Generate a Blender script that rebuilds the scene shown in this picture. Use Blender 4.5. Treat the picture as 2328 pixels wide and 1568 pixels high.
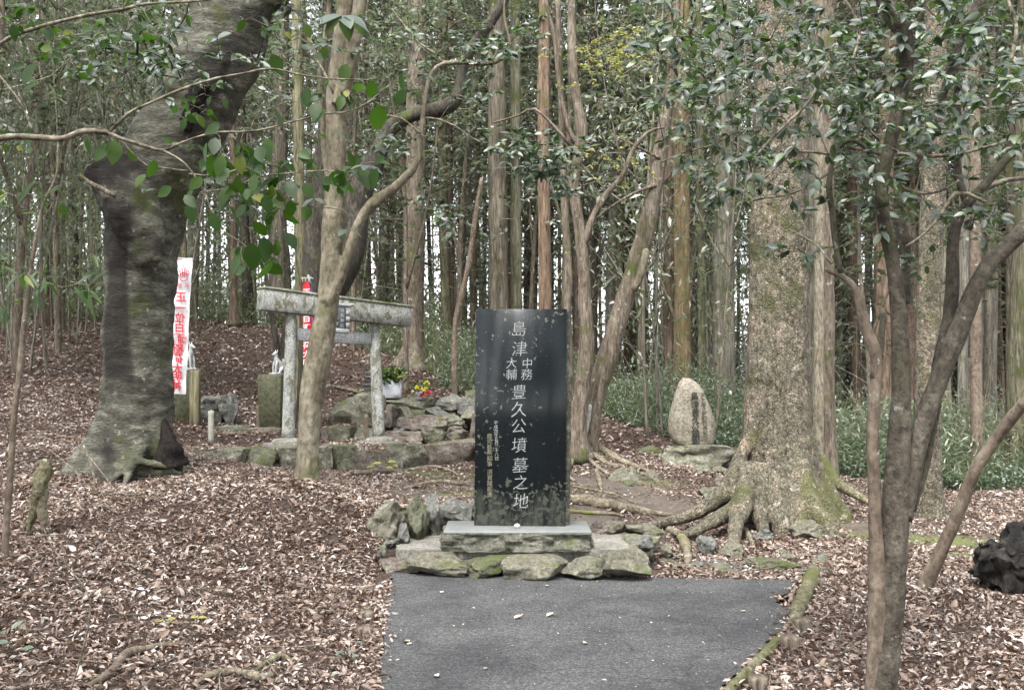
import bpy, math, random
import numpy as np
from mathutils import Vector, Matrix
C = bpy.context.scene
for o in list(bpy.data.objects): bpy.data.objects.remove(o)
rng = np.random.default_rng(7); random.seed(7)
R = math.radians
# ---------------------------------------------------------------- camera, sky, sun, exposure
F = 2260.0; CX, CY, HZ = 1164.0, 784.0, 825.0; CAMZ = 1.6
PITCH = math.atan((HZ-CY)/F)
cd = bpy.data.cameras.new('camera'); cam = bpy.data.objects.new('camera', cd); C.collection.objects.link(cam)
cd.sensor_width = 36; cd.lens = 36*F/2328; cd.clip_end = 2000; cd.clip_start = 0.05
cam.location = (0, 0, CAMZ); cam.rotation_euler = (R(90)+PITCH, 0, 0); C.camera = cam
SUN_EL, SUN_AZ = R(58), R(200)
w = bpy.data.worlds.new("World"); C.world = w; w.use_nodes = True
nt = w.node_tree; bg = nt.nodes['Background']
sky = nt.nodes.new('ShaderNodeTexSky'); sky.sky_type = 'NISHITA'; sky.sun_disc = False
sky.sun_elevation = SUN_EL; sky.sun_rotation = SUN_AZ; sky.air_density = 1.0; sky.dust_density = 2.0; sky.ozone_density = 1.0
hs = nt.nodes.new('ShaderNodeHueSaturation'); hs.inputs['Saturation'].default_value = 0.22
nt.links.new(sky.outputs[0], hs.inputs['Color']); nt.links.new(hs.outputs[0], bg.inputs[0]); bg.inputs[1].default_value = 0.15
sd = bpy.data.lights.new('sun', 'SUN'); sd.energy = 1.5; sd.angle = R(24); sd.color = (1, .97, .93)
sun = bpy.data.objects.new('sun', sd); C.collection.objects.link(sun)
sun.rotation_euler = (R(90)-SUN_EL, 0, R(180)-SUN_AZ)
C.view_settings.view_transform = 'Standard'; C.view_settings.look = 'None'; C.view_settings.gamma = 1
C.view_settings.exposure = 2.15
cy = C.cycles; cy.use_denoising = True
try: cy.denoiser = 'OPENIMAGEDENOISE'
except Exception: pass
cy.max_bounces = 5; cy.diffuse_bounces = 3; cy.glossy_bounces = 2; cy.transmission_bounces = 2; cy.transparent_max_bounces = 4
cy.caustics_reflective = False; cy.caustics_refractive = False; cy.use_adaptive_sampling = True; cy.adaptive_threshold = 0.02

# ---------------------------------------------------------------- helpers
FW = np.array([0, math.cos(PITCH), math.sin(PITCH)]); UP = np.array([0, -math.sin(PITCH), math.cos(PITCH)]); RT = np.array([1., 0, 0])
def P(x, y, d):
    x = np.asarray(x, float); y = np.asarray(y, float); d = np.asarray(d, float)
    return (RT*((x-CX)/F)[..., None] + FW + UP*(-(y-CY)/F)[..., None])*d[..., None] + np.array([0, 0, CAMZ])
def _h(i, j, k):
    n = (i*73856093) ^ (j*19349663) ^ (k*83492791)
    n = (n ^ (n >> 13))*1274126177 & 0x7fffffff
    n = (n ^ (n >> 16)) & 0xffff
    return n/65535.0
def noise(p):
    p = np.asarray(p, float); i = np.floor(p).astype(np.int64); f = p-i; f = f*f*(3-2*f)
    r = 0
    for a in (0, 1):
        for b in (0, 1):
            for c in (0, 1):
                wgt = (f[..., 0] if a else 1-f[..., 0])*(f[..., 1] if b else 1-f[..., 1])*(f[..., 2] if c else 1-f[..., 2])
                r = r + wgt*_h(i[..., 0]+a, i[..., 1]+b, i[..., 2]+c)
    return r*2-1
def fbm(p, o=3):
    r = 0; a = 1.0; s = 1.0
    for k in range(o): r = r+a*noise(np.asarray(p)*s+k*17.3); a *= .5; s *= 2.03
    return r
class MB:
    """collects triangles and quads for one mesh"""
    def __init__(s): s.v = []; s.t = []; s.q = []; s.n = 0; s.tm = []; s.qm = []
    def add(s, v, q=None, t=None, m=0):
        v = np.asarray(v, float).reshape(-1, 3)
        if q is not None and len(q): q = np.asarray(q, np.int64).reshape(-1, 4)+s.n; s.q.append(q); s.qm.append(np.full(len(q), m))
        if t is not None and len(t): t = np.asarray(t, np.int64).reshape(-1, 3)+s.n; s.t.append(t); s.tm.append(np.full(len(t), m))
        s.v.append(v); s.n += len(v); return s
    def mesh(s, name, mats, smooth=True):
        v = np.concatenate(s.v); q = np.concatenate(s.q) if s.q else np.zeros((0, 4), np.int64); t = np.concatenate(s.t) if s.t else np.zeros((0, 3), np.int64)
        mi = np.concatenate(s.qm+s.tm).astype(np.int32)
        me = bpy.data.meshes.new(name); me.vertices.add(len(v)); me.vertices.foreach_set('co', v.astype(np.float32).ravel())
        me.loops.add(q.size+t.size); me.polygons.add(len(q)+len(t))
        me.loops.foreach_set('vertex_index', np.concatenate([q.ravel(), t.ravel()]).astype(np.int32))
        ls = np.concatenate([np.arange(len(q))*4, q.size+np.arange(len(t))*3]).astype(np.int32)
        me.polygons.foreach_set('loop_start', ls)
        me.polygons.foreach_set('material_index', mi)
        me.update(calc_edges=True); me.validate()
        if smooth: me.polygons.foreach_set('use_smooth', np.ones(len(me.polygons), bool))
        for m in (mats if isinstance(mats, (list, tuple)) else [mats]): me.materials.append(m)
        return me
def link(o, parent=None):
    C.collection.objects.link(o)
    if parent is not None: o.parent = parent
    return o
def tag(o, label=None, cat=None, group=None, kind=None):
    if label: o['label'] = label
    if cat: o['category'] = cat
    if group: o['group'] = group
    if kind: o['kind'] = kind
    return o
def obj(name, mb, mats, parent=None, smooth=True):
    """mesh in world coordinates; under a parent Empty the vertices are moved so that the parts sit relative to it"""
    me = mb.mesh(name, mats, smooth) if isinstance(mb, MB) else mb
    o = bpy.data.objects.new(name, me); link(o, parent)
    if parent is not None and isinstance(mb, MB):
        M = parent.matrix_world if parent.parent is None else parent.parent.matrix_world @ parent.matrix_world
        par = parent
        L = Vector(par.location)
        while par.parent is not None: par = par.parent; L = L+Vector(par.location)
        me.transform(Matrix.Translation(-L))
    return o
def thing(name, label, cat, loc=(0, 0, 0), group=None):
    o = bpy.data.objects.new(name, None); o.empty_display_size = .2; link(o); o.location = tuple(float(c) for c in loc)
    return tag(o, label, cat, group)
def single(name, mb, mats, label, cat, group=None, smooth=True, base=None):
    """thing that is one mesh; origin at its base"""
    me = mb.mesh(name, mats, smooth)
    v = np.concatenate(mb.v)
    if base is None: base = np.array([v[:, 0].mean(), v[:, 1].mean(), v[:, 2].min()])
    me.transform(Matrix.Translation(Vector([-float(c) for c in base])))
    o = bpy.data.objects.new(name, me); link(o); o.location = tuple(float(c) for c in base)
    return tag(o, label, cat, group)
def spline(pts, step):
    """Catmull-Rom through rows (x,y,z,r,...) resampled to about `step`"""
    p = np.asarray(pts, float)
    if len(p) < 2: return p
    e = np.vstack([2*p[0]-p[1], p, 2*p[-1]-p[-2]]); out = []
    for i in range(1, len(e)-2):
        L = np.linalg.norm(e[i+1][:3]-e[i][:3]); n = max(1, int(round(L/step)))
        for k in range(n):
            t = k/n
            out.append(.5*((2*e[i])+(-e[i-1]+e[i+1])*t+(2*e[i-1]-5*e[i]+4*e[i+1]-e[i+2])*t*t+(-e[i-1]+3*e[i]-3*e[i+1]+e[i+2])*t**3))
    out.append(p[-1]); return np.array(out)
def tube(mb, pts, seg=8, step=.1, disp=0., dsc=6., lobes=None, m=0, cap=True):
    """pts rows (x,y,z,r). disp = relative bumpiness. lobes(h,phi)->multiplier"""
    s = spline(pts, step); c = s[:, :3]; r = np.maximum(s[:, 3], .0008); n = len(c)
    T = np.gradient(c, axis=0) if n > 2 else np.repeat((c[-1]-c[0])[None], n, 0)
    T /= np.linalg.norm(T, axis=1)[:, None]+1e-9
    u = np.array([1., .03, .02]) if abs(T[0][0]) < .9 else np.array([0, 1., 0]); U = np.zeros_like(c)
    for i in range(n):
        u = u-T[i]*np.dot(u, T[i]); u /= np.linalg.norm(u); U[i] = u
    V = np.cross(T, U); ph = np.arange(seg)/seg*2*math.pi
    dirs = U[:, None]*np.cos(ph)[None, :, None]+V[:, None]*np.sin(ph)[None, :, None]
    rr = np.repeat(r[:, None], seg, 1)
    if lobes is not None: rr = rr*lobes(c, dirs, ph)
    pos = c[:, None]+dirs*rr[..., None]
    if disp:
        pos = pos+dirs*(fbm(pos*dsc)*disp*rr)[..., None]
    i = np.arange(n-1)[:, None]*seg; j = np.arange(seg)[None]; k = (j+1) % seg
    q = np.stack([i+j, i+k, i+seg+k, i+seg+j], -1).reshape(-1, 4)
    v = pos.reshape(-1, 3); t = []
    if cap:
        v = np.vstack([v, c[0], c[-1]+T[-1]*r[-1]*.3]); a = n*seg; b = a+1
        jj = np.arange(seg); kk = (jj+1) % seg
        t = np.concatenate([np.stack([kk, jj, np.full(seg, a)], 1), np.stack([(n-1)*seg+jj, (n-1)*seg+kk, np.full(seg, b)], 1)])
    mb.add(v, q, t, m); return s
def px(lst, d=None):
    """rows (px,py,width_px[,depth]) -> (x,y,z,r)"""
    out = []
    for r_ in lst:
        dd = r_[3] if len(r_) > 3 else d
        out.append(list(P(r_[0], r_[1], dd))+[r_[2]/2*dd/F])
    return out
def unit(a): return a/(np.linalg.norm(a, axis=-1, keepdims=True)+1e-9)
def leaves(mb, p, ax, nr, L, W, m=0, hi=True, fold=.25, curl=.15):
    """leaf blades: p base points, ax axis, nr normal, L length, W half width arrays"""
    p = np.asarray(p, float); n = len(p)
    if n == 0: return
    ax = unit(ax); sd_ = unit(np.cross(nr, ax)); nn = np.cross(ax, sd_); L = np.broadcast_to(L, (n,))[:, None]; W = np.broadcast_to(W, (n,))[:, None]
    if hi:
        def pt(a, s_, u_): return p+ax*L*a+sd_*W*s_+nn*(W*abs(s_)*fold*1.2-L*curl*a*a+W*u_)
        v = np.stack([pt(0, 0, 0), pt(.3, 0, 0), pt(.68, 0, 0), pt(1, 0, 0), pt(.2, .75, 0), pt(.5, 1, 0), pt(.8, .55, 0), pt(.2, -.75, 0), pt(.5, -1, 0), pt(.8, -.55, 0)], 1).reshape(-1, 3)
        b = (np.arange(n)*10)[:, None]
        q = np.concatenate([b+np.array([[1, 2, 5, 4]]), b+np.array([[2, 1, 7, 8]])])
        t = np.concatenate([b+np.array([[0, 1, 4]]), b+np.array([[2, 6, 5]]), b+np.array([[2, 3, 6]]), b+np.array([[1, 0, 7]]), b+np.array([[9, 2, 8]]), b+np.array([[3, 2, 9]])])
        mb.add(v, q, t, m)
    else:
        v = np.stack([p, p+ax*L*.5+sd_*W+nn*W*fold, p+ax*L-nn*L*curl, p+ax*L*.5-sd_*W+nn*W*fold], 1).reshape(-1, 3)
        b = (np.arange(n)*4)[:, None]
        mb.add(v, b+np.array([[0, 1, 2, 3]]), None, m)
def rnd(n, a=-1, b=1): return rng.uniform(a, b, (n, 3))

# ---------------------------------------------------------------- materials
def mat(name):
    m = bpy.data.materials.new(name); m.use_nodes = True; t = m.node_tree; b = t.nodes['Principled BSDF']; return m, t, b
def N(t, ty, **k):
    n = t.nodes.new(ty)
    for a, v in k.items():
        if a.startswith('i_'):
            n.inputs[a[2:].replace('_', ' ')].default_value = v
        else: setattr(n, a, v)
    return n
def ramp(t, src, stops, interp='LINEAR'):
    r = t.nodes.new('ShaderNodeValToRGB'); r.color_ramp.interpolation = interp
    e = r.color_ramp.elements
    while len(e) < len(stops): e.new(.5)
    for el, (p_, c_) in zip(e, stops):
        el.position = p_; el.color = (*c_, 1) if len(c_) == 3 else c_
    t.links.new(src, r.inputs[0]); return r
def mixc(t, fac, a, b):
    n = t.nodes.new('ShaderNodeMix'); n.data_type = 'RGBA'
    if isinstance(fac, float): n.inputs[0].default_value = fac
    else: t.links.new(fac, n.inputs[0])
    for k, s in ((6, a), (7, b)):
        if isinstance(s, tuple): n.inputs[k].default_value = (*s, 1)
        else: t.links.new(s, n.inputs[k])
    return n.outputs[2]
def coord(t, sc=(1, 1, 1), kind='Object'):
    tc = t.nodes.new('ShaderNodeTexCoord'); mp = t.nodes.new('ShaderNodeMapping'); mp.inputs['Scale'].default_value = sc
    t.links.new(tc.outputs[kind], mp.inputs[0]); return mp.outputs[0]
def nz(t, vec, scale, detail=4, rough=.6, dist=0):
    n = N(t, 'ShaderNodeTexNoise', i_Scale=scale, i_Detail=detail, i_Roughness=rough, i_Distortion=dist); t.links.new(vec, n.inputs['Vector']); return n.outputs[0]
def vor(t, vec, scale, feat='F1', out=0):
    n = N(t, 'ShaderNodeTexVoronoi', i_Scale=scale); n.feature = feat; t.links.new(vec, n.inputs['Vector']); return n.outputs[out]
def bump(t, b, h, s, d=.02):
    n = N(t, 'ShaderNodeBump', i_Strength=s, i_Distance=d); t.links.new(h, n.inputs['Height']); t.links.new(n.outputs[0], b.inputs['Normal'])
def madd(t, a, b, op='ADD'):
    n = N(t, 'ShaderNodeMath', operation=op)
    for k, s in ((0, a), (1, b)):
        if isinstance(s, (int, float)): n.inputs[k].default_value = s
        else: t.links.new(s, n.inputs[k])
    return n.outputs[0]
def bark(name, c1, c2, c3, sc=8, st=.25, moss=0., lichen=0., bs=.5, fine=40, mosscol=(.07, .09, .02), lcol=(.42, .43, .38), hue=False, bd=.02, flake=0, dkm=.9):
    m, t, b = mat(name)
    v = coord(t, (1, 1, st)); n1 = nz(t, v, sc, 6, .65, .3); v0 = coord(t)
    n2 = nz(t, v, fine, 4, .7)
    r = ramp(t, n1, [(.3, c1), (.5, c2), (.7, c3)]); col = r.outputs[0]
    n3 = nz(t, v0, 2.2, 4, .6)
    dk = ramp(t, n2, [(.34, (.28, .28, .27)), (.5, (.9, .9, .9)), (.66, (1.45, 1.45, 1.4))])
    mm = t.nodes.new('ShaderNodeMix'); mm.data_type = 'RGBA'; mm.blend_type = 'MULTIPLY'; mm.inputs[0].default_value = dkm
    t.links.new(col, mm.inputs[6]); t.links.new(dk.outputs[0], mm.inputs[7]); col = mm.outputs[2]
    if flake:
        wv = t.nodes.new('ShaderNodeVectorMath'); wv.operation = 'ADD'; nd = N(t, 'ShaderNodeTexNoise', i_Scale=flake*.8, i_Detail=3); t.links.new(v0, nd.inputs['Vector'])
        sv = t.nodes.new('ShaderNodeVectorMath'); sv.operation = 'SCALE'; sv.inputs['Scale'].default_value = .9/flake; t.links.new(nd.outputs[1], sv.inputs[0]); t.links.new(coord(t, (1, 1, .8)), wv.inputs[0]); t.links.new(sv.outputs[0], wv.inputs[1])
        fe = vor(t, wv.outputs[0], flake, 'DISTANCE_TO_EDGE'); fc_ = vor(t, wv.outputs[0], flake, 'F1', 1)
        fr_ = ramp(t, fe, [(0, (.6, .58, .55)), (.1, (.95, .95, .95)), (.3, (1.08, 1.08, 1.08))])
        hv = t.nodes.new('ShaderNodeSeparateXYZ'); t.links.new(fc_, hv.inputs[0]); cr_ = ramp(t, hv.outputs[0], [(0, (.7, .7, .68)), (.6, (1, 1, 1)), (.85, (1.2, 1.1, 1.03)), (1, (1.35, 1.33, 1.28))])
        for q_ in (fr_, cr_):
            m3 = t.nodes.new('ShaderNodeMix'); m3.data_type = 'RGBA'; m3.blend_type = 'MULTIPLY'; m3.inputs[0].default_value = .85
            t.links.new(col, m3.inputs[6]); t.links.new(q_.outputs[0], m3.inputs[7]); col = m3.outputs[2]
    if moss:
        f = ramp(t, n3, [(.62-moss*.3, (0, 0, 0)), (.72-moss*.2, (.9, .9, .9))]); col = mixc(t, f.outputs[0], col, mosscol)
    if lichen:
        n4 = nz(t, v0, 11, 5, .7); f = ramp(t, n4, [(.70-lichen*.22, (0, 0, 0)), (.74-lichen*.2, (.85, .85, .85))]); col = mixc(t, f.outputs[0], col, lcol)
    if hue:
        oi = t.nodes.new('ShaderNodeObjectInfo')
        rr = ramp(t, oi.outputs['Random'], [(0, (.6, .56, .5)), (.5, (1, 1, 1)), (1, (1.35, 1.3, 1.15))])
        m2 = t.nodes.new('ShaderNodeMix'); m2.data_type = 'RGBA'; m2.blend_type = 'MULTIPLY'; m2.inputs[0].default_value = 1
        t.links.new(col, m2.inputs[6]); t.links.new(rr.outputs[0], m2.inputs[7]); col = m2.outputs[2]
    t.links.new(col, b.inputs['Base Color']); b.inputs['Roughness'].default_value = .9; b.inputs['Specular IOR Level'].default_value = .25
    bump(t, b, madd(t, n1, madd(t, n2, .8, 'MULTIPLY')) if not flake else madd(t, n2, fr_.outputs[0]), min(1, bs*1.3), bd); return m
def leafmat(name, stops, rough=.35, trans=.35, tcol=(.25, .4, .05), spec=.5):
    m, t, b = mat(name); g = t.nodes.new('ShaderNodeNewGeometry')
    r = ramp(t, g.outputs['Random Per Island'], stops)
    t.links.new(r.outputs[0], b.inputs['Base Color']); b.inputs['Roughness'].default_value = rough; b.inputs['Specular IOR Level'].default_value = spec; b.inputs['IOR'].default_value = 1.7
    if trans:
        tr = t.nodes.new('ShaderNodeBsdfTranslucent'); mx = t.nodes.new('ShaderNodeMixShader'); mx.inputs[0].default_value = trans
        tr.inputs[0].default_value = (*tcol, 1)
        t.links.new(b.outputs[0], mx.inputs[1]); t.links.new(tr.outputs[0], mx.inputs[2]); t.links.new(mx.outputs[0], t.nodes['Material Output'].inputs[0])
    return m
def stone(name, c1, c2, c3, sc=5, moss=.3, rough=.9, lichen=.3, mosscol=(.075, .09, .025), bs=.6, spots=None):
    m, t, b = mat(name); v = coord(t)
    n1 = nz(t, v, sc, 6, .65, .4); n2 = nz(t, v, sc*7, 5, .7); r = ramp(t, n1, [(.3, c1), (.5, c2), (.72, c3)]); col = r.outputs[0]
    dk = ramp(t, n2, [(.34, (.35, .35, .34)), (.5, (.9, .9, .9)), (.66, (1.4, 1.4, 1.35))])
    mm = t.nodes.new('ShaderNodeMix'); mm.data_type = 'RGBA'; mm.blend_type = 'MULTIPLY'; mm.inputs[0].default_value = .8
    t.links.new(col, mm.inputs[6]); t.links.new(dk.outputs[0], mm.inputs[7]); col = mm.outputs[2]
    if lichen:
        n4 = nz(t, v, sc*3.1, 5, .7); f = ramp(t, n4, [(.68-lichen*.2, (0, 0, 0)), (.74-lichen*.2, (.8, .8, .8))]); col = mixc(t, f.outputs[0], col, (.42, .42, .36))
    if moss:
        g = t.nodes.new('ShaderNodeNewGeometry'); sx = t.nodes.new('ShaderNodeSeparateXYZ'); t.links.new(g.outputs['Normal'], sx.inputs[0])
        n3 = nz(t, v, sc*.7, 4, .6); a = madd(t, n3, madd(t, sx.outputs[2], .18, 'MULTIPLY')); f = ramp(t, a, [(.74-moss*.3, (0, 0, 0)), (.86-moss*.3, (.95, .95, .95))]); col = mixc(t, f.outputs[0], col, mosscol)
    if spots:
        n5 = nz(t, coord(t, (1, 1, .55)), 13, 5, .7); f = ramp(t, n5, [(.51, (0, 0, 0)), (.58, (.9, .9, .9))]); col = mixc(t, f.outputs[0], col, spots)
    t.links.new(col, b.inputs['Base Color']); b.inputs['Roughness'].default_value = rough; b.inputs['Specular IOR Level'].default_value = .3
    bump(t, b, madd(t, n1, madd(t, n2, .6, 'MULTIPLY')), min(1, bs*1.4), .035); return m
def plain(name, c, rough=.7, var=.2, sc=20, bs=.2):
    m, t, b = mat(name); v = coord(t); n = nz(t, v, sc, 5, .65)
    r = ramp(t, n, [(.3, tuple(x*(1-var) for x in c)), (.7, tuple(min(1, x*(1+var)) for x in c))])
    t.links.new(r.outputs[0], b.inputs['Base Color']); b.inputs['Roughness'].default_value = rough
    bump(t, b, n, bs, .01); return m
M = {}
M['bark_left'] = bark('wrinkled_bark', (.04, .039, .032), (.095, .092, .073), (.25, .24, .195), sc=3.5, st=3.5, moss=.3, lichen=.35, bs=.9, fine=24, dkm=.75, mosscol=(.055, .065, .02), lcol=(.3, .3, .26))
M['bark_black'] = bark('rotten_hollow_bark', (.006, .005, .004), (.014, .011, .01), (.035, .025, .02), sc=14, st=.4, bs=1)  # near-black, also carries the painted dark of the trunk's hollows
M['bark_big'] = bark('flaky_bark', (.115, .105, .078), (.185, .17, .13), (.33, .265, .21), sc=4.5, st=.7, moss=.3, lichen=.45, bs=1, fine=30, mosscol=(.085, .09, .04), lcol=(.40, .36, .29), flake=44)
M['bark_slim'] = bark('smooth_tan_bark', (.10, .086, .058), (.18, .158, .112), (.30, .275, .21), sc=4, st=.5, moss=.12, lichen=.16, bs=.6, fine=26, lcol=(.42, .42, .36), dkm=.65)
M['bark_camellia'] = bark('smooth_grey_bark', (.045, .038, .03), (.088, .076, .06), (.16, .143, .115), sc=7, st=.8, moss=.25, lichen=.3, bs=.6, fine=34, mosscol=(.08, .085, .045), lcol=(.30, .30, .26), dkm=.7)
M['bark_tan'] = bark('pale_tan_bark', (.10, .078, .057), (.165, .13, .10), (.24, .20, .155), sc=7, st=.6, lichen=.28, bs=.5, fine=30, dkm=.65)
M['bark_twig'] = bark('pale_twig_bark', (.10, .085, .065), (.22, .19, .145), (.34, .31, .25), sc=20, st=1, bs=.2)
M['bark_dark'] = bark('dark_bark', (.03, .027, .022), (.06, .052, .042), (.11, .10, .08), sc=8, st=.3, moss=.2, lichen=.2, bs=.7)
M['bark_mid'] = bark('grey_brown_bark', (.09, .072, .055), (.16, .13, .10), (.25, .22, .175), sc=9, st=.2, moss=.25, lichen=.35, bs=.8)
M['bark_yellow'] = bark('mossy_yellow_bark', (.09, .068, .04), (.155, .115, .065), (.22, .165, .10), sc=8, st=.12, moss=.3, bs=.6, mosscol=(.12, .11, .045))
M['bark_red'] = bark('cedar_bark', (.09, .062, .048), (.155, .112, .088), (.24, .185, .15), sc=12, st=.1, moss=.1, lichen=.1, bs=.8, hue=True)
M['bark_cyp'] = bark('cypress_bark', (.11, .10, .084), (.19, .175, .147), (.30, .28, .24), sc=12, st=.1, moss=.2, lichen=.2, bs=.8, hue=True)
M['bark_grn'] = bark('greenish_bark', (.09, .088, .062), (.15, .145, .10), (.235, .225, .165), sc=10, st=.12, moss=.3, lichen=.15, bs=.6, hue=True)
M['great_moss'] = bark('mossy_flaky_bark', (.115, .105, .078), (.185, .17, .13), (.33, .265, .21), sc=4.5, st=.7, moss=.55, lichen=.45, bs=1, fine=30, mosscol=(.11, .115, .045), lcol=(.40, .36, .29), flake=44)
M['great_root'] = bark('great_root_bark', (.10, .09, .062), (.18, .165, .12), (.30, .27, .21), sc=5, st=1, moss=.35, lichen=.4, bs=1, fine=20, mosscol=(.11, .12, .04), dkm=.75)
M['root'] = bark('root_bark', (.10, .085, .06), (.20, .17, .125), (.34, .30, .23), sc=9, st=1, moss=.15, lichen=.2, bs=.5, mosscol=(.14, .16, .03))
M['mossy_root'] = bark('mossy_root_bark', (.10, .09, .055), (.17, .155, .095), (.3, .28, .2), sc=9, st=1, moss=.5, lichen=.3, bs=.8, mosscol=(.10, .112, .035))
M['leaf_glossy'] = leafmat('glossy_camellia_leaf', [(0, (.014, .03, .018)), (.45, (.026, .052, .028)), (.85, (.045, .08, .035)), (1, (.11, .16, .03))], .52, .25, (.10, .20, .03), 1.)
M['leaf_front'] = leafmat('broad_green_leaf', [(0, (.014, .036, .008)), (.5, (.028, .066, .012)), (.93, (.06, .11, .018)), (1, (.25, .25, .03))], .48, .4, (.07, .17, .012), .3)
M['leaf_dull'] = leafmat('understory_leaf', [(0, (.03, .045, .028)), (.5, (.06, .085, .05)), (.85, (.11, .14, .08)), (1, (.22, .26, .12))], .5, .4, (.2, .26, .12), .8)
M['leaf_far'] = leafmat('far_leaf', [(0, (.05, .062, .045)), (.5, (.10, .118, .085)), (1, (.2, .22, .15))], .45, .4, (.2, .25, .13), .8)
M['leaf_conifer'] = leafmat('conifer_spray', [(0, (.045, .052, .04)), (.5, (.09, .10, .075)), (.85, (.14, .155, .105)), (1, (.19, .145, .11))], .55, .35, (.18, .21, .11), .5)
M['leaf_yellow'] = leafmat('yellow_green_leaf', [(0, (.12, .14, .03)), (.5, (.26, .27, .06)), (1, (.4, .38, .12))], .5, .4, (.4, .42, .08), .4)
M['leaf_bamboo'] = leafmat('bamboo_grass_leaf', [(0, (.06, .085, .05)), (.5, (.13, .165, .09)), (.82, (.22, .25, .15)), (1, (.42, .40, .28))], .42, .4, (.28, .33, .15), .8)
M['leaf_shrub'] = leafmat('shrub_leaf', [(0, (.045, .07, .05)), (.5, (.09, .13, .09)), (1, (.19, .24, .16))], .55, .3, (.18, .28, .10), .7)
M['litter'] = leafmat('dead_leaf', [(0, (.04, .026, .02)), (.18, (.085, .052, .038)), (.4, (.18, .12, .09)), (.62, (.30, .215, .17)), (.82, (.42, .34, .285)), (.96, (.54, .47, .415)), (1, (.62, .58, .55))], .5, .12, (.3, .17, .1), .4)
t = M['litter'].node_tree; rp_ = [n_ for n_ in t.nodes if n_.type == 'VALTORGB'][0]; gg = [n_ for n_ in t.nodes if n_.type == 'NEW_GEOMETRY'][0]
big = nz(t, coord(t), 1.1, 5, .65); sh_ = madd(t, madd(t, big, .5, 'SUBTRACT'), 1.1, 'MULTIPLY'); t.links.new(madd(t, gg.outputs['Random Per Island'], sh_), rp_.inputs[0])
M['pale_leaf'] = leafmat('pale_fallen_leaf', [(0, (.5, .42, .3)), (.5, (.65, .58, .45)), (.85, (.75, .7, .6)), (1, (.28, .1, .06))], .5, .1, (.4, .3, .2), .4)
M['rock'] = stone('weathered_rock', (.10, .10, .075), (.17, .165, .125), (.28, .27, .22), moss=.3)
M['rock_mossy'] = stone('mossy_rock', (.08, .082, .055), (.13, .13, .09), (.22, .215, .165), moss=.55, mosscol=(.07, .085, .025))
M['rock_grey'] = stone('grey_rock', (.09, .092, .085), (.15, .15, .135), (.25, .245, .22), moss=.12, lichen=.35)
M['rock_brown'] = stone('brown_rock', (.10, .08, .068), (.16, .135, .115), (.25, .225, .20), moss=.28, lichen=.3)
M['rock_tan'] = stone('tan_lichen_rock', (.10, .095, .07), (.165, .155, .118), (.27, .255, .20), sc=6, moss=.25, lichen=.3)
M['slab'] = stone('hewn_slab', (.09, .09, .072), (.14, .138, .11), (.22, .215, .18), sc=5, moss=.1, lichen=.1, bs=.8)
M['natural'] = stone('natural_monument_stone', (.17, .15, .11), (.27, .245, .195), (.36, .33, .275), sc=4, moss=.04, lichen=.15)
M['concrete'] = stone('worn_concrete', (.15, .14, .12), (.22, .21, .185), (.32, .30, .27), sc=6, moss=.05, lichen=.2, bs=.3)
M['pillar'] = stone('green_stained_stone', (.06, .062, .036), (.085, .088, .052), (.13, .13, .085), sc=3, moss=.15, lichen=0, bs=.3)
# ---------------------------------------------------------------- terrain
CT = [(0,1568,4.5),(0,1700,3.9),(0,1250,6.3),(100,1080,9.0),(0,1000,10.5),(0,900,13),(0,760,20),(500,1300,6.6),(500,1150,7.9),(700,1100,8.8),(300,1090,9.1),
      (870,1220,8.0),(870,1125,9.4),(500,1045,10.2),(600,1070,10.6),(560,1058,11.8),(680,1076,11.8),(750,1080,11.9),(850,1082,12.0),(960,1080,12.2),(1070,1076,12.4),(960,1108,10.6),(1060,1150,9.6),
      (560,870,18),(300,735,24),(560,745,24),(100,720,24),(760,800,22),(1000,832,21),(1060,905,17.5),(800,960,15.3),(480,960,15.3),(300,900,15),
      (1450,1092,11.7),(1350,1150,9.9),(1350,1045,12.6),(1580,1058,13),(1650,1000,15.5),(1400,935,20),(1500,1200,9.6),(1750,1210,9.4),(1950,1150,10.8),(2100,1190,9.9),(2300,1112,12.8),(1990,1095,13.2),
      (1880,1330,7.1),(2100,1345,6.9),(2328,1300,7.4),(2328,1568,4.7),(1850,1568,4.75),(2328,1180,10.3)]
_c = [P(*q) for q in CT]
for (x, y, z) in [(-.9,7.5,.02),(-.9,6.5,.03),(-.75,5,.03),(-.7,4,.03),(0,3,0),(-3,2,.12),(2.5,2.5,.05),(0,0,0),(.5,5,0),(.5,6.5,0),(1.5,7.4,0),(2.2,7.4,0),(1.2,5,0),(-6,3,.4),(6,3,.1),
                  (14,14,-.1),(10,24,-.2),(4,26,.1),(0,30,.6),(20,40,-.3),(0,45,.5),(-8,32,2.6),(-20,30,4.0),(-20,45,4.2),(-12,14,1.6),(-10,8,1.0),(10,8,0),(-14,2,1.2),(14,0,0),(-3,-6,.2),(3,-6,0)]:
    _c.append(np.array([x, y, z], float))
_c = np.array(_c); _K = _c[:, :2]
def _U(d2): return np.where(d2 > 1e-9, .5*d2*np.log(d2+1e-12), 0)
_n = len(_K); _A = np.zeros((_n+3, _n+3)); _d2 = ((_K[:, None]-_K[None])**2).sum(-1); _A[:_n, :_n] = _U(_d2)+np.eye(_n)*.03
_A[:_n, _n] = 1; _A[:_n, _n+1:] = _K; _A[_n, :_n] = 1; _A[_n+1:, :_n] = _K.T
_W = np.linalg.solve(_A, np.concatenate([_c[:, 2], [0, 0, 0]]))
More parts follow.
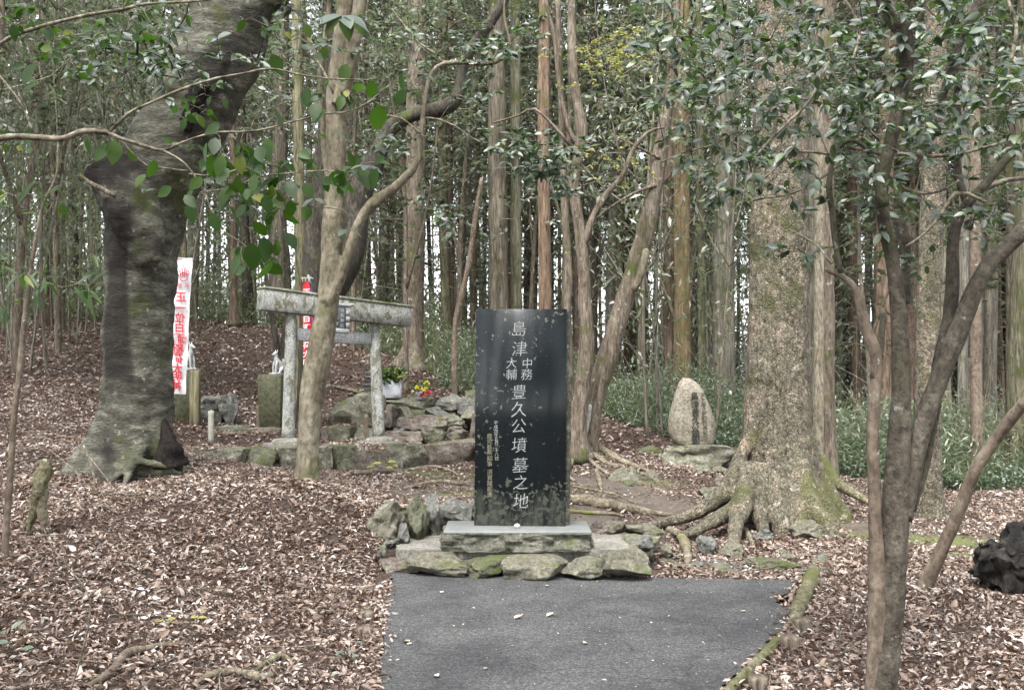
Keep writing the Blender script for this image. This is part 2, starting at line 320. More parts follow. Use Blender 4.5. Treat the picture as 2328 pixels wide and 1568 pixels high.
def inpoly(x, y, poly):
    r = np.zeros(np.shape(x), bool); n = len(poly); j = n-1
    for i in range(n):
        xi, yi = poly[i]; xj, yj = poly[j]
        c = ((yi > y) != (yj > y)) & (x < (xj-xi)*(y-yi)/((yj-yi) or 1e-9)+xi); r ^= c; j = i
    return r
def zpx(x, y, z):
    """ground-plane point at height z under pixel"""
    v = P(x, y, 1.)-np.array([0, 0, CAMZ]); k = (z-CAMZ)/v[2]; return np.array([0, 0, CAMZ])+v*k
WL = [(-4.6, 11.6), (-3.2, 12.1), (-.45, 12.85)]      # foot of the lower terrace wall
PLATZ = .495
def smooth(a, b, x):
    t = np.clip((x-a)/(b-a), 0, 1); return t*t*(3-2*t)
PATHPX = [(889,1303),(887,1330),(879,1352),(877,1420),(868,1480),(863,1530),(856,1575),(846,1660),(836,1800),(1180,1900),(1400,1800),(1500,1680),(1560,1630),(1632,1580),(1640,1560),(1662,1540),(1688,1528),(1716,1500),(1734,1476),(1756,1455),(1768,1440),(1792,1418),(1790,1404),(1798,1390),(1762,1366),(1772,1352),(1798,1348),(1808,1332),(1818,1318),(1700,1316),(1480,1313),(1200,1306)]
PATH = [zpx(a, b, .02)[:2] for a, b in PATHPX]
def ground(x, y, rough=True):
    x = np.asarray(x, float); y = np.asarray(y, float); sh = x.shape; xf = x.ravel(); yf = y.ravel(); out = np.empty(len(xf))
    for s in range(0, len(xf), 20000):
        a = xf[s:s+20000]; b = yf[s:s+20000]
        k = np.clip(a, -22, 22); l = np.clip(b, -6, 46)
        d2 = (k[:, None]-_K[:, 0])**2+(l[:, None]-_K[:, 1])**2
        z = _U(d2)@_W[:_n]+_W[_n]+_W[_n+1]*k+_W[_n+2]*l
        # terrace platform behind the lower wall
        yl = np.interp(a, [p[0] for p in WL], [p[1] for p in WL])
        inx = smooth(-4.9, -4.3, a)*(1-smooth(-.35, -.05, a)); iny = smooth(.05, .22, b-yl)*(1-smooth(1.55, 1.75, b-yl))
        f = inx*iny; z = z*(1-f)+np.maximum(z*.0+PLATZ, 0)*f
        iny2 = smooth(1.55, 1.8, b-yl)*(1-smooth(2.4, 3.8, b-yl)); f2 = inx*iny2*(1-smooth(-2.2, -1.4, a)); z = z*(1-f2)+np.maximum(z, .66)*f2
        if rough: z = z+.025*fbm(np.stack([a*1.3, b*1.3, a*0], -1), 3)*np.clip(b/6, .4, 2.5)+.016*fbm(np.stack([a*4.5, b*4.5, a*0+5], -1), 2)
        # level bed of the path and of the monument
        bx = smooth(-1.15, -.85, a)*(1-smooth(2.0, 2.6, a))*(1-smooth(7.5, 8.0, b))*(z < 3)
        near = 1-smooth(0, .9, np.maximum(0, np.abs(a-.55)-1.6)); f3 = bx*near; z = z*(1-f3)+(.002)*f3
        out[s:s+20000] = z
    return out.reshape(sh)
def gp(pxx, pyy, dmin=3.5, dmax=45):
    """where the ray of a pixel meets the ground -> (point, depth)"""
    ds = np.linspace(dmin, dmax, 900); p = P(np.full(900, pxx), np.full(900, pyy), ds); g = ground(p[:, 0], p[:, 1])
    k = np.where(p[:, 2] <= g)[0]; k = k[0] if len(k) else 899
    return np.array([p[k][0], p[k][1], g[k]]), ds[k]
def gz(x, y): return float(ground(np.array([x]), np.array([y]))[0])
def geo(a, b, n0): # geometric spacing out from a to b
    return a+(b-a)*((np.linspace(0, 1, n0)**3))
xs = np.concatenate([-geo(9, 500, 26)[::-1], np.arange(-8.9, 8.95, .09), geo(9, 500, 26)])
ys = np.concatenate([[-300, -60, -20, -8, -3, 0, 1.5, 2.5], np.arange(3, 17, .09), geo(17, 700, 90)])
gx, gy = np.meshgrid(xs, ys); gzz = ground(gx, gy)
gzz = gzz-np.clip((gy-60)/600, 0, 1)*6
nx, ny = len(xs), len(ys); ii = (np.arange(ny-1)[:, None]*nx+np.arange(nx-1)[None]).ravel()
g = MB().add(np.stack([gx, gy, gzz], -1), np.stack([ii, ii+1, ii+nx+1, ii+nx], 1))
# soil with bare earth and moss patches
m, t, b = mat('forest_soil'); v = coord(t); n1 = nz(t, v, 3, 6, .7); n2 = nz(t, v, 30, 5, .7)
r = ramp(t, n2, [(.3, (.018, .011, .008)), (.5, (.045, .029, .022)), (.64, (.10, .068, .053)), (.76, (.24, .18, .15))])
at = t.nodes.new('ShaderNodeAttribute'); at.attribute_name = 'moss'; at2 = t.nodes.new('ShaderNodeAttribute'); at2.attribute_name = 'bare'
be = ramp(t, n1, [(.3, (.06, .047, .037)), (.7, (.17, .14, .115))])
col = mixc(t, at2.outputs['Fac'], r.outputs[0], be.outputs[0])
ms = madd(t, at.outputs['Fac'], madd(t, nz(t, v, 9, 5, .7), .35, 'SUBTRACT'), 'MULTIPLY'); mf = ramp(t, ms, [(.04, (0, 0, 0)), (.16, (1, 1, 1))])
col = mixc(t, mf.outputs[0], col, (.105, .12, .035)); t.links.new(col, b.inputs['Base Color']); b.inputs['Roughness'].default_value = .95
bump(t, b, madd(t, n1, n2), .7, .03); M['soil'] = m
ground_o = obj('ground', g, M['soil']); tag(ground_o, kind='structure')
def blobs(lst, x, y):
    f = np.zeros(np.shape(x))
    for (a, b_, rx, ry, s) in lst:
        p, d = gp(a, b_); f = np.maximum(f, s*np.exp(-(((x-p[0])/rx)**2+((y-p[1])/ry)**2)))
    return f
MOSSB = [(2150,1235,.6,.35,1),(2050,1225,.5,.3,1),(2230,1262,.45,.3,1),(1960,1215,.3,.25,.9),(1470,1098,.5,.25,.8),(900,1076,1.0,.25,.8),(1000,1085,.8,.25,.8),(1060,1120,.4,.3,.7),(620,1022,.5,.2,.5),(780,1018,.5,.25,.9),(930,1015,.5,.2,.9),(600,1055,.5,.2,.5)]
BAREB = [(1400,1110,.9,.8,1),(1480,1150,.9,.5,1),(1350,1180,.5,.7,1),(1980,1200,.7,.5,.95),(2250,1235,.5,.3,.9),(1500,1240,.5,.4,.8),(1700,1285,.8,.25,.75),(950,1125,.8,.5,.9),(1040,1110,.5,.7,.8),(1560,1280,.6,.25,.7),(2350,1240,.6,.3,.9)]
me = ground_o.data
for nm, B in (('moss', MOSSB), ('bare', BAREB)):
    a_ = me.attributes.new(nm, 'FLOAT', 'POINT'); a_.data.foreach_set('value', blobs(B, gx, gy).ravel().astype(np.float32))

# ---------------------------------------------------------------- asphalt path (a real sheet 35 mm thick with crumbling edge)
def resample_poly(poly, step, jit=0):
    p = np.array(poly); out = []
    for i in range(len(p)):
        a, b_ = p[i], p[(i+1) % len(p)]; L = np.linalg.norm(b_-a); n = max(1, int(L/step))
        for k in range(n): out.append(a+(b_-a)*k/n)
    out = np.array(out)
    if jit: out = out+jit*np.stack([noise(np.stack([out[:, 0]*17, out[:, 1]*17, out[:, 0]*0], -1)), noise(np.stack([out[:, 0]*17, out[:, 1]*17, out[:, 0]*0+9], -1))], -1)
    return out
def prism_mesh(name, pts, z0, z1, mats, zf=None):
    import bmesh
    bm = bmesh.new(); vs = [bm.verts.new((float(a), float(b_), z1)) for a, b_ in pts]; f = bm.faces.new(vs)
    bmesh.ops.triangulate(bm, faces=[f])
    bot = [bm.verts.new((float(a), float(b_), z0)) for a, b_ in pts]; n = len(vs)
    for i in range(n): bm.faces.new((vs[(i+1) % n], vs[i], bot[i], bot[(i+1) % n]))
    bmesh.ops.recalc_face_normals(bm, faces=bm.faces[:])
    me = bpy.data.meshes.new(name); bm.to_mesh(me); bm.free()
    me.materials.append(mats); return me
m, t, b = mat('worn_asphalt'); v = coord(t); n1 = nz(t, v, 1.6, 5, .6); n2 = nz(t, v, 75, 5, .8); n3 = nz(t, coord(t, (1, 3, 1)), 9, 6, .75)
r = ramp(t, n2, [(.34, (.028, .028, .029)), (.5, (.075, .075, .076)), (.66, (.22, .22, .215))])
dk = ramp(t, madd(t, n1, madd(t, n3, .5, 'MULTIPLY')), [(.6, (.62, .62, .64)), (.75, (.95, .95, .95)), (.92, (1.25, 1.25, 1.22))])
mm = t.nodes.new('ShaderNodeMix'); mm.data_type = 'RGBA'; mm.blend_type = 'MULTIPLY'; mm.inputs[0].default_value = 1
t.links.new(r.outputs[0], mm.inputs[6]); t.links.new(dk.outputs[0], mm.inputs[7]); wv = t.nodes.new('ShaderNodeVectorMath'); wv.operation = 'ADD'; nd = N(t, 'ShaderNodeTexNoise', i_Scale=3, i_Detail=5); t.links.new(v, nd.inputs['Vector']); sv = t.nodes.new('ShaderNodeVectorMath'); sv.operation = 'SCALE'; sv.inputs['Scale'].default_value = .5; t.links.new(nd.outputs[1], sv.inputs[0]); t.links.new(v, wv.inputs[0]); t.links.new(sv.outputs[0], wv.inputs[1])
ck = ramp(t, vor(t, wv.outputs[0], .75, 'DISTANCE_TO_EDGE'), [(0, (.35, .35, .35)), (.008, (1, 1, 1))]); m4 = t.nodes.new('ShaderNodeMix'); m4.data_type = 'RGBA'; m4.blend_type = 'MULTIPLY'; m4.inputs[0].default_value = .7; t.links.new(mm.outputs[2], m4.inputs[6]); t.links.new(ck.outputs[0], m4.inputs[7])
t.links.new(m4.outputs[2], b.inputs['Base Color']); b.inputs['Roughness'].default_value = .85
bump(t, b, madd(t, n2, madd(t, n3, 1.5, 'MULTIPLY')), 1., .012); M['asphalt'] = m
pp = resample_poly(PATH, .02, .024)
o = obj('path', prism_mesh('path', pp, -.06, .022, M['asphalt']), None); tag(o, kind='structure')

# ---------------------------------------------------------------- near and middle trees
def flare(base, amp, h0, k=5, ph0=0., tilt=None):
    def f(c, dirs, ph):
        h = np.maximum(0, c[:, 2]-base[2])[:, None]; a = np.arctan2(dirs[..., 1], dirs[..., 0])
        lob = .45+.55*np.cos(k*a+ph0+.9*np.sin(2*a+ph0))
        return 1+amp*np.exp(-h/h0)*(.35+lob)+.05*np.cos(k*a+ph0)*np.exp(-h/(h0*5))
    return f
def ext(lst, n=1):
    return lst
def ground_root(pts, name, mt, parent, seg=10, lift=.6, disp=.25):
    """root lying on the ground through pixels (px,py,width)"""
    rows = []
    for q in pts:
        p, d = gp(q[0], q[1]); r = q[2]/2*d/F; rows.append([p[0], p[1], p[2]+r*lift+.006, r])
    mb = MB(); tube(mb, rows, seg, .06, disp, 9.); return obj(name, mb, mt, parent)
def add_branch(parent, pts, mt, name='branch', seg=7, step=.05, disp=.12, dsc=25.):
    mb = MB(); tube(mb, pts, seg, step, disp, dsc); return obj(name, mb, mt, parent)
def grow(tw, lf, seeds, targets, rt=.0035, leafL=.07, leafW=.5, nl=6, up=.9, maxd=2.5, hi=True, seg=4, sag=.12, m_l=0, jit=.12, flat=.35, droop=.25):
    nodes = [np.array(s[:3]) for s in seeds]; nodes = np.array(nodes); T = np.array(targets)
    if len(T) == 0: return
    d0 = np.array([np.min(((nodes-t_)**2).sum(1)) for t_ in T]); T = T[np.argsort(d0)]
    A = np.empty((len(nodes)+4*len(T), 3)); A[:len(nodes)] = nodes; n = len(nodes)
    PP = []; AX = []; NR = []; LL = []
    for t_ in T:
        dd = ((A[:n]-t_)**2).sum(1); k = int(np.argmin(dd)); a = A[k].copy(); L = math.sqrt(dd[k])
        if L > maxd or L < .02: continue
        j = rng.normal(0, jit*L, 3); j2 = rng.normal(0, jit*L, 3)
        p1 = a+(t_-a)*.35+j*.8+np.array([0, 0, .05*L]); p2 = a+(t_-a)*.7+j2*.7
        r0 = rt*(.6+min(1.6, L))
        tube(tw, [[*a, r0], [*p1, r0*.8], [*p2, r0*.6], [*t_, r0*.35]], seg, max(.08, L/5), 0)
        A[n] = p1; A[n+1] = p2; A[n+2] = t_; n += 3
        for q in range(nl):
            u_ = rng.uniform(.25, 1.0) if q else 1.
            p = p1+(t_-p1)*u_ if u_ < .5 else p2+(t_-p2)*(u_-.3)/.7
            dr = unit(t_-a); sdv = rng.normal(0, 1, 3); sdv[2] *= flat
            ax = unit(dr*.5+unit(sdv)*.9); ax[2] -= droop*rng.uniform(0, 1)
            PP.append(p); AX.append(ax); NR.append(np.array([0, -.58, up*.85])+rng.normal(0, .33, 3)); LL.append(leafL*rng.uniform(.6, 1.2))
    if PP:
        LL = np.array(LL); leaves(lf, np.array(PP), np.array(AX), np.array(NR), LL, LL*leafW*.5, m_l, hi)
def cloud(lst):
    out = []
    for (cx_, cy_, rx, ry, d, rd, n) in lst:
        a = rng.normal(0, .55, (n, 3)).clip(-1.1, 1.1)
        out.append(P(cx_+a[:, 0]*rx, cy_+a[:, 1]*ry, d+a[:, 2]*rd))
    return np.concatenate(out)
def seeds_of(*tubes):
    out = []
    for t_ in tubes:
        s = spline(t_, .15); out += [list(r_) for r_ in s]
    return out

def vcoords(me):
    v = np.empty(len(me.vertices)*3, np.float32); me.vertices.foreach_get('co', v); return v.reshape(-1, 3).astype(float)
def blended(name, mb, vox, it, mats, parent, amp=.004, fr=16):
    """fuses overlapping tubes into one continuous skin"""
    me = mb.mesh('tmp', mats); ob = bpy.data.objects.new('tmp', me); C.collection.objects.link(ob)
    r_ = ob.modifiers.new('r', 'REMESH'); r_.mode = 'VOXEL'; r_.voxel_size = vox; r_.use_smooth_shade = True
    q = ob.modifiers.new('s', 'SMOOTH'); q.iterations = it; q.factor = .5
    bpy.context.view_layer.update(); me2 = bpy.data.meshes.new_from_object(ob.evaluated_get(bpy.context.evaluated_depsgraph_get()))
    bpy.data.objects.remove(ob); me2.name = name; v = vcoords(me2); nn = np.empty(len(v)*3, np.float32); me2.vertices.foreach_get('normal', nn); nn = nn.reshape(-1, 3)
    v = v+nn*(amp*fbm(v*fr, 3))[:, None]; me2.vertices.foreach_set('co', v.astype(np.float32).ravel()); me2.update()
    me2.materials.clear(); [me2.materials.append(m_) for m_ in mats]; me2.polygons.foreach_set('use_smooth', np.ones(len(me2.polygons), bool))
    o = bpy.data.objects.new(name, me2); link(o, parent); me2.transform(Matrix.Translation(-Vector(parent.location))); return o, v
def to_px(V):
    rel = V-np.array([0, 0, CAMZ]); dp = rel@FW; return CX+F*(rel@RT)/dp, CY-F*(rel@UP)/dp
# big leaning tree at left
base = gp(292, 1075)[0]; TL = thing('leaning_tree', 'massive dark wrinkled tree with a broken hollow limb, leaning over beside the white banner', 'tree', base)
dl = 9.35
tp = px([(288,1105,215),(292,1060,200),(304,1000,172),(310,900,158),(315,760,153),(318,640,157),(324,540,170),(338,450,186),(372,370,196),(425,270,186),(487,140,190),(530,40,178),(575,-60,165),(640,-200,150),(700,-420,120),(740,-700,90)], dl)
mb = MB(); tube(mb, tp, 56, .05, .075, 4.2, flare(base, .25, .2, 5, .6))
m = M['bark_left']; t = m.node_tree; b = t.nodes['Principled BSDF']; lk = b.inputs['Base Color'].links[0].from_socket
at = t.nodes.new('ShaderNodeAttribute'); at.attribute_name = 'stain_shade'
t.links.new(mixc(t, at.outputs['Fac'], lk, (.018, .015, .014)), b.inputs['Base Color'])  # near-black tint for the bark stain and the painted hollow shade
lp_ = px([(345,600,50),(320,520,104),(290,460,116),(262,415,108),(244,384,104),(238,374,100),(262,412,62)], dl-.36)
tube(mb, lp_, 36, .03, .14, 7)
for q in ([(326,1000,40,9.15),(312,1035,32,8.95),(296,1066,24,8.78),(282,1104,14,8.6)], [(314,1046,20,8.9),(340,1052,16,8.84),(368,1058,12,8.8),(382,1064,6,8.8)], [(262,1000,60,9.2),(230,1060,40,9.05),(195,1082,28,9.0),(165,1092,10,9.0)], [(286,1040,30,8.95),(266,1082,18,8.75),(248,1098,8,8.7)], [(360,1000,50,9.2),(392,1045,36,9.05),(412,1068,14,9.0)], [(240,1040,40,9.4),(190,1068,30,9.5),(150,1082,12,9.6)]):
    tube(mb, px(q), 12, .03, .25, 12)
o, V = blended('trunk', mb, .021, 5, [M['bark_left']], TL, .006, 15)
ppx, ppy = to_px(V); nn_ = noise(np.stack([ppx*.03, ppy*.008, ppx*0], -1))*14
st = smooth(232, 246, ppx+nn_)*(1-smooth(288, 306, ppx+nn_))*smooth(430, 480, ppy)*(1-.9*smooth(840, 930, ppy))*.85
st = np.maximum(st, smooth(395, 420, ppx+nn_-(300-ppy)*.35)*(1-smooth(455, 480, ppx+nn_-(300-ppy)*.35))*smooth(60, 110, ppy)*(1-smooth(270, 330, ppy))*.8)  # dark streak of the fork cavity, shade painted into the mask
tip = P(248, 385, dl-.36); dt_ = np.linalg.norm(V-tip, axis=1); st = np.maximum(st, np.clip(1.9-dt_/.24+.5*noise(V*8), 0, 1)*.97)  # hollow of the broken limb: its darkness painted around the tip
st = np.maximum(st, np.exp(-((ppx-246)/20)**2-((ppy-1035)/50)**2)*.95)  # dark gap at the trunk foot, painted in rather than cut out
a_ = o.data.attributes.new('stain_shade', 'FLOAT', 'POINT'); a_.data.foreach_set('value', st.astype(np.float32))
mb = MB(); tube(mb, px([(262,446,8),(240,434,11),(212,420,11),(190,404,7),(181,394,2)], dl-.75), 8, .02, .3, 25); obj('splinter', mb, M['bark_mid'], TL)
mb = MB(); tube(mb, px([(470,190,30),(448,215,46),(432,260,44),(428,300,20)], dl-.34), 12, .03, .35, 18); obj('dark_fork_cavity', mb, M['bark_black'], TL)  # black tube draws the fork cavity, its shade put into the colour
mb = MB(); tube(mb, px([(388,1062,70),(384,1030,58),(380,1000,40),(376,970,22),(374,950,6)], dl-.35), 12, .03, .3, 12); obj('dark_hollow_cone', mb, M['bark_black'], TL)  # black cone stands for the hollow at the foot, shade in its colour
seedL = seeds_of(tp)
tw = MB(); lf = MB()
grow(tw, lf, seedL, cloud([(560,-250,700,260,9,3,160),(380,140,200,90,8.2,.8,40),(640,-30,80,60,9.3,.6,20)]), .008, .11, .5, 9, maxd=3.5)
obj('twigs', tw, M['bark_dark'], TL); obj('crown', lf, M['leaf_glossy'], TL)

# slim forked tree in front of the gateway
base = gp(697, 1086)[0]; TS = thing('slim_tree', 'slim smooth tan tree with a forked trunk standing in front of the stone gateway', 'tree', base); d = 8.95
s1 = px([(698,1100,56),(699,1060,49),(702,980,50),(712,880,55),(730,780,56),(746,690,50),(752,600,47),(757,500,50),(762,400,44),(764,300,46),(768,200,50),(776,120,44),(785,0,36),(795,-200,28),(810,-500,16)], d)
s2 = px([(742,690,34),(766,650,28),(784,600,24),(800,550,24),(820,500,24),(850,462,27),(890,432,22),(925,400,20),(950,362,15),(958,300,14),(966,230,13),(975,185,12),(992,155,12),(1012,144,11),(1058,142,11),(1095,146,10),(1125,142,9),(1150,126,8),(1158,98,8),(1150,60,7),(1146,20,6),(1152,-60,4)], d-.05)
s3 = px([(770,240,34),(790,170,32),(806,90,32),(818,0,30),(830,-150,24)], d-.1)
s4 = px([(757,480,16),(742,380,15),(735,300,16),(728,200,15),(735,120,15),(752,0,14)], d+.1)
mb = MB(); tube(mb, s1, 26, .05, .05, 4, flare(base, .12, .12, 4))
for q in (s2[:14], s3, s4): tube(mb, q, 14, .04, .08, 6)
blended('trunk', mb, .012, 5, [M['bark_slim']], TS, .0035, 22); add_branch(TS, s2[13:], M['bark_slim'], seg=10)
b5 = px([(875,440,8),(868,400,8),(890,380,7),(915,330,6),(920,290,4)], d)
tb = [px([(968,268,5),(1000,272,4),(1040,290,4),(1070,312,4),(1120,335,3),(1180,360,3),(1240,395,3)], d-.2), px([(1010,146,6),(985,120,5),(955,100,4),(920,60,4),(890,20,3)], d), px([(700,80,9),(722,140,8),(745,180,7),(758,212,6)], d-.1), px([(870,262,5),(910,268,5),(940,290,4),(962,310,4)], d-.1)]
for q in tb: add_branch(TS, q, M['bark_twig'], seg=6, step=.08)
tw = MB(); lf = MB()
grow(tw, lf, seeds_of(s2[8:], s3, *tb), cloud([(1110,90,110,40,8.6,.5,26),(1180,330,80,35,8.4,.4,26),(1250,390,70,40,8.3,.3,26),(1290,430,35,26,8.3,.2,8),(880,320,60,50,8.6,.4,14),(1060,190,90,60,8.8,.4,12),(860,90,120,60,8.6,.5,14),(1020,500,70,60,9,.4,12),(900,-120,300,100,9,1.2,60),(1240,350,90,50,8.3,.3,30),(1120,110,120,40,8.5,.4,20)]), .0035, .075, .45, 10, flat=.12, maxd=2.2)
obj('twigs', tw, M['bark_twig'], TS); obj('crown', lf, M['leaf_glossy'], TS)

# dark crooked tree behind the gateway
base = gp(690, 1000)[0]; dK = 14.6; TK = thing('crooked_tree', 'dark crooked tree behind the gateway with one thick bent limb', 'tree', P(690, 990, dK))
k1 = px([(688,1005,34),(692,900,36),(700,800,42),(708,700,52),(716,600,56),(724,500,50),(732,400,44),(738,300,32),(744,200,30),(746,100,28),(750,-50,26),(760,-300,20)], dK)
k2 = px([(708,740,40),(740,700,46),(772,640,54),(800,560,60),(812,480,60),(820,430,56),(845,380,50),(868,330,40),(895,285,36),(940,262,32),(985,252,38),(1022,240,38),(1042,215,30),(1048,185,26),(1052,160,22),(1065,120,26),(1090,85,24),(1120,45,24),(1150,-10,22),(1180,-120,18)], dK-.1)
mb = MB(); tube(mb, k1, 18, .1, .1, 4); obj('trunk', mb, M['bark_dark'], TK)
mb = MB(); tube(mb, k2, 18, .1, .12, 3.5); obj('limb', mb, M['bark_dark'], TK)
tw = MB(); lf = MB(); grow(tw, lf, seeds_of(k1[7:], k2[6:]), cloud([(900,80,260,120,14.5,1.5,90),(600,60,180,140,15,1.5,60)]), .006, .1, .5, 9, maxd=2.5, hi=False)
obj('twigs', tw, M['bark_dark'], TK); obj('crown', lf, M['leaf_dull'], TK)

# great plane-barked tree on the right with surface roots
base = P(1776, 1195, 9.95); base[2] = gz(base[0], base[1]); TB = thing('great_tree', 'great broad tree with flaky mottled bark and long roots spreading right of the dark monument', 'tree', base); d = 9.95
tb_ = px([(1786,1250,215),(1786,1200,200),(1780,1140,206),(1774,1080,178),(1768,1000,160),(1767,925,148),(1768,830,140),(1770,739,136),(1771,600,132),(1772,450,128),(1775,300,124),(1778,150,120),(1782,0,116),(1790,-300,105),(1800,-900,80)], d)
mb = MB(); tube(mb, tb_, 84, .045, .045, 6, flare(base, .36, .28, 7, 1.1))
RT_ = [([(1700,1000,30,9.8),(1655,1105,44,9.6),(1610,1150,40,9.55),(1560,1175,28,9.5),(1510,1188,24,9.5),(1470,1195,17,9.4),(1430,1198,9,9.3)],0),
 ([(1700,1120,50,9.5),(1665,1160,40,9.3),(1620,1185,32,9.15),(1580,1208,26,9.05),(1550,1216,20,9.0),(1520,1205,16,9.1)],0),
 ([(1712,1060,50,9.6),(1686,1150,46,9.2),(1672,1200,36,8.9),(1668,1240,30,8.65),(1668,1258,30,8.5)],0),
 ([(1762,1060,70,9.6),(1768,1150,58,9.4),(1776,1205,44,9.25),(1780,1238,26,9.2)],0),
 ([(1800,1000,50,9.75),(1840,1135,50,9.4),(1878,1195,44,9.2),(1905,1230,34,9.05),(1940,1248,14,9.0)],1),
 ([(1826,960,30,9.95),(1850,1100,32,9.8),(1885,1165,30,9.7),(1910,1200,26,9.6),(1940,1215,12,9.5)],1),
 ([(1722,1060,50,9.6),(1726,1165,40,9.3),(1735,1205,30,9.2),(1742,1225,12,9.2)],0),
 ([(1806,1060,50,9.6),(1815,1160,40,9.35),(1822,1200,30,9.2),(1828,1228,12,9.2)],0)]
for q, k in RT_:
    tube(mb, px(q), 16, .03, .16, 9)
o, V = blended('trunk', mb, .02, 9, [M['bark_big'], M['great_moss']], TB, .007, 16)
ppx, ppy = to_px(V); mm_ = smooth(1800, 1840, ppx+25*noise(V*5))*smooth(930, 1060, ppy+40*noise(V*4+7))*(V[:, 1] < 10.4)
pv_ = np.empty(len(o.data.loops), np.int32); o.data.loops.foreach_get('vertex_index', pv_); ls_ = np.empty(len(o.data.polygons), np.int32); o.data.polygons.foreach_get('loop_start', ls_); o.data.polygons.foreach_set('material_index', (mm_[pv_[ls_]] > .5).astype(np.int32))
for q, mt in (([(1288,1143,22),(1330,1148,26),(1380,1157,27),(1432,1166,22),(1490,1172,14),(1540,1176,8)],'root'),([(1292,1165,9),(1340,1170,10),(1390,1173,8),(1420,1176,4)],'root'),
    ([(1500,1205,12),(1520,1212,20),(1548,1232,23),(1560,1255,22),(1563,1280,18),(1560,1292,8)],'root'),([(1520,1294,5),(1555,1290,9),(1590,1303,9),(1612,1312,5)],'root'),
    ([(1690,1205,14),(1702,1225,14),(1712,1245,8)],'root'),([(1300,1108,4),(1340,1115,5),(1400,1128,5),(1440,1145,3)],'root')):
    ground_root(q, 'root', M[mt], TB)
# pale straight tree joined behind it, mossy buttress
base = P(1862, 1060, 10.9); TP_ = thing('buttressed_tree', 'pale lichened trunk close behind the great tree with a moss green buttress root', 'tree', base)
mb = MB(); tube(mb, px([(1846,1110,30),(1856,1040,26),(1860,980,24),(1861,800,22),(1862,600,22),(1862,400,22),(1862,100,20),(1860,-400,14)], 10.9), 16, .08, .08, 6); obj('trunk', mb, bark('pale_streaked_bark', (.2,.18,.13), (.32,.28,.21), (.45,.4,.32), sc=8, st=.3, lichen=.4, bs=.8), TP_)
mb = MB(); tube(mb, px([(1852,1010,14,10.8),(1866,1055,40,10.8),(1892,1090,34,10.7),(1925,1112,24,10.6),(1960,1132,18,10.4),(1990,1150,8,10.2)]), 12, .05, .15, 9); obj('root', mb, M['mossy_root'], TP_)
def ftree(name, label, pts, d, mt, cat='tree', seg=18, disp=.08, fl=None, group=None, crown=None, step=.12, k=5):
    base = P(pts[0][0], pts[0][1], d); g0 = gz(base[0], base[1]); tpx = px(pts, d)
    if g0 < base[2]-.05: tpx = [[tpx[0][0], tpx[0][1], g0-.1, tpx[0][3]*1.05]]+tpx; base[2] = g0
    tr = thing(name, label, cat, base, group)
    mb = MB(); tube(mb, tpx, seg, step, disp, 4, flare(base, fl, .18, k) if fl else None); obj('trunk', mb, M[mt], tr)
    if crown:
        tw = MB(); lf = MB(); grow(tw, lf, seeds_of(tpx[len(tpx)//2:]), cloud(crown[0]), crown[2], crown[3], .5, 9, maxd=3, hi=False, flat=.2)
        obj('twigs', tw, M['bark_twig'], tr); obj('crown', lf, M[crown[1]], tr)
    return tr, tpx
ftree('grey_tree', 'grey lichened trunk just right of the mossy buttress', [(1884,1045,40),(1882,980,36),(1880,800,34),(1880,600,33),(1880,300,32),(1885,-300,28)], 12.5, 'bark_mid', fl=.3)
ftree('spotted_tree', 'mottled trunk with white lichen at its foot behind the camellia stems', [(2112,1205,74),(2112,1160,66),(2110,1060,60),(2108,900,56),(2112,700,54),(2118,500,52),(2125,200,48),(2130,-300,42)], 10.1, 'bark_big', fl=.4, seg=28)
ftree('pale_post_tree', 'pale smooth trunk rising from the shrubs at right, thicker of the two', [(2222,1120,32),(2222,1060,30),(2220,900,27),(2218,700,27),(2216,400,26),(2210,-200,22)], 13.2, 'bark_tan', fl=.2, disp=.05)
ftree('pale_post_tree', 'pale smooth trunk rising from the shrubs at right, left and shorter based of the two', [(2188,1010,24),(2188,900,22),(2190,700,22),(2192,400,20),(2195,-200,16)], 15, 'bark_cyp', disp=.05)
ftree('moss_trunk_tree', 'thick greenish trunk at the far right edge of the view', [(2318,1000,60),(2318,900,56),(2322,700,52),(2330,500,50),(2336,200,46),(2345,-300,40)], 13.5, 'bark_grn', fl=.2)
ftree('yellow_trunk_tree', 'tall orange brown trunk standing behind the natural stone monument', [(1550,930,46),(1551,860,42),(1551,700,38),(1550,500,36),(1550,300,34),(1552,100,30),(1556,-300,26)], 16.5, 'bark_yellow', fl=.2, disp=.05)
ftree('slender_green_tree', 'slender green trunk right behind the tip of the natural stone monument', [(1596,910,20),(1595,800,18),(1594,600,17),(1592,400,16),(1590,100,14),(1588,-200,12)], 17.5, 'bark_grn', disp=.04)
ftree('grey_forest_tree', 'wide grey trunk between the natural stone monument and the great tree', [(1645,960,58),(1645,880,54),(1645,700,50),(1646,500,46),(1648,300,42),(1650,-200,34)], 17, 'bark_cyp', fl=.25)
ftree('red_brown_tree', 'rough red brown trunk left of the orange brown one', [(1520,930,30),(1521,800,28),(1522,600,30),(1524,400,28),(1528,100,26),(1530,-200,22)], 18, 'bark_red')
ftree('flared_tree', 'grey brown trunk with spreading roots at the top of the leafy slope behind the gateway', [(938,822,64),(940,790,50),(941,740,42),(943,600,46),(945,450,46),(946,300,44),(948,100,42),(950,-300,36)], 20.5, 'bark_mid', fl=.7, seg=24)
ftree('grey_green_tree', 'broad grey green trunk rising behind the dark monument', [(1136,760,50),(1135,700,46),(1133,550,44),(1131,400,42),(1130,200,40),(1128,-200,32)], 18, 'bark_cyp')
ftree('straight_yellow_tree', 'straight yellowish trunk beside the broad grey green one', [(1174,760,26),(1174,600,25),(1173,450,25),(1172,200,24),(1170,-200,18)], 18.5, 'bark_grn')
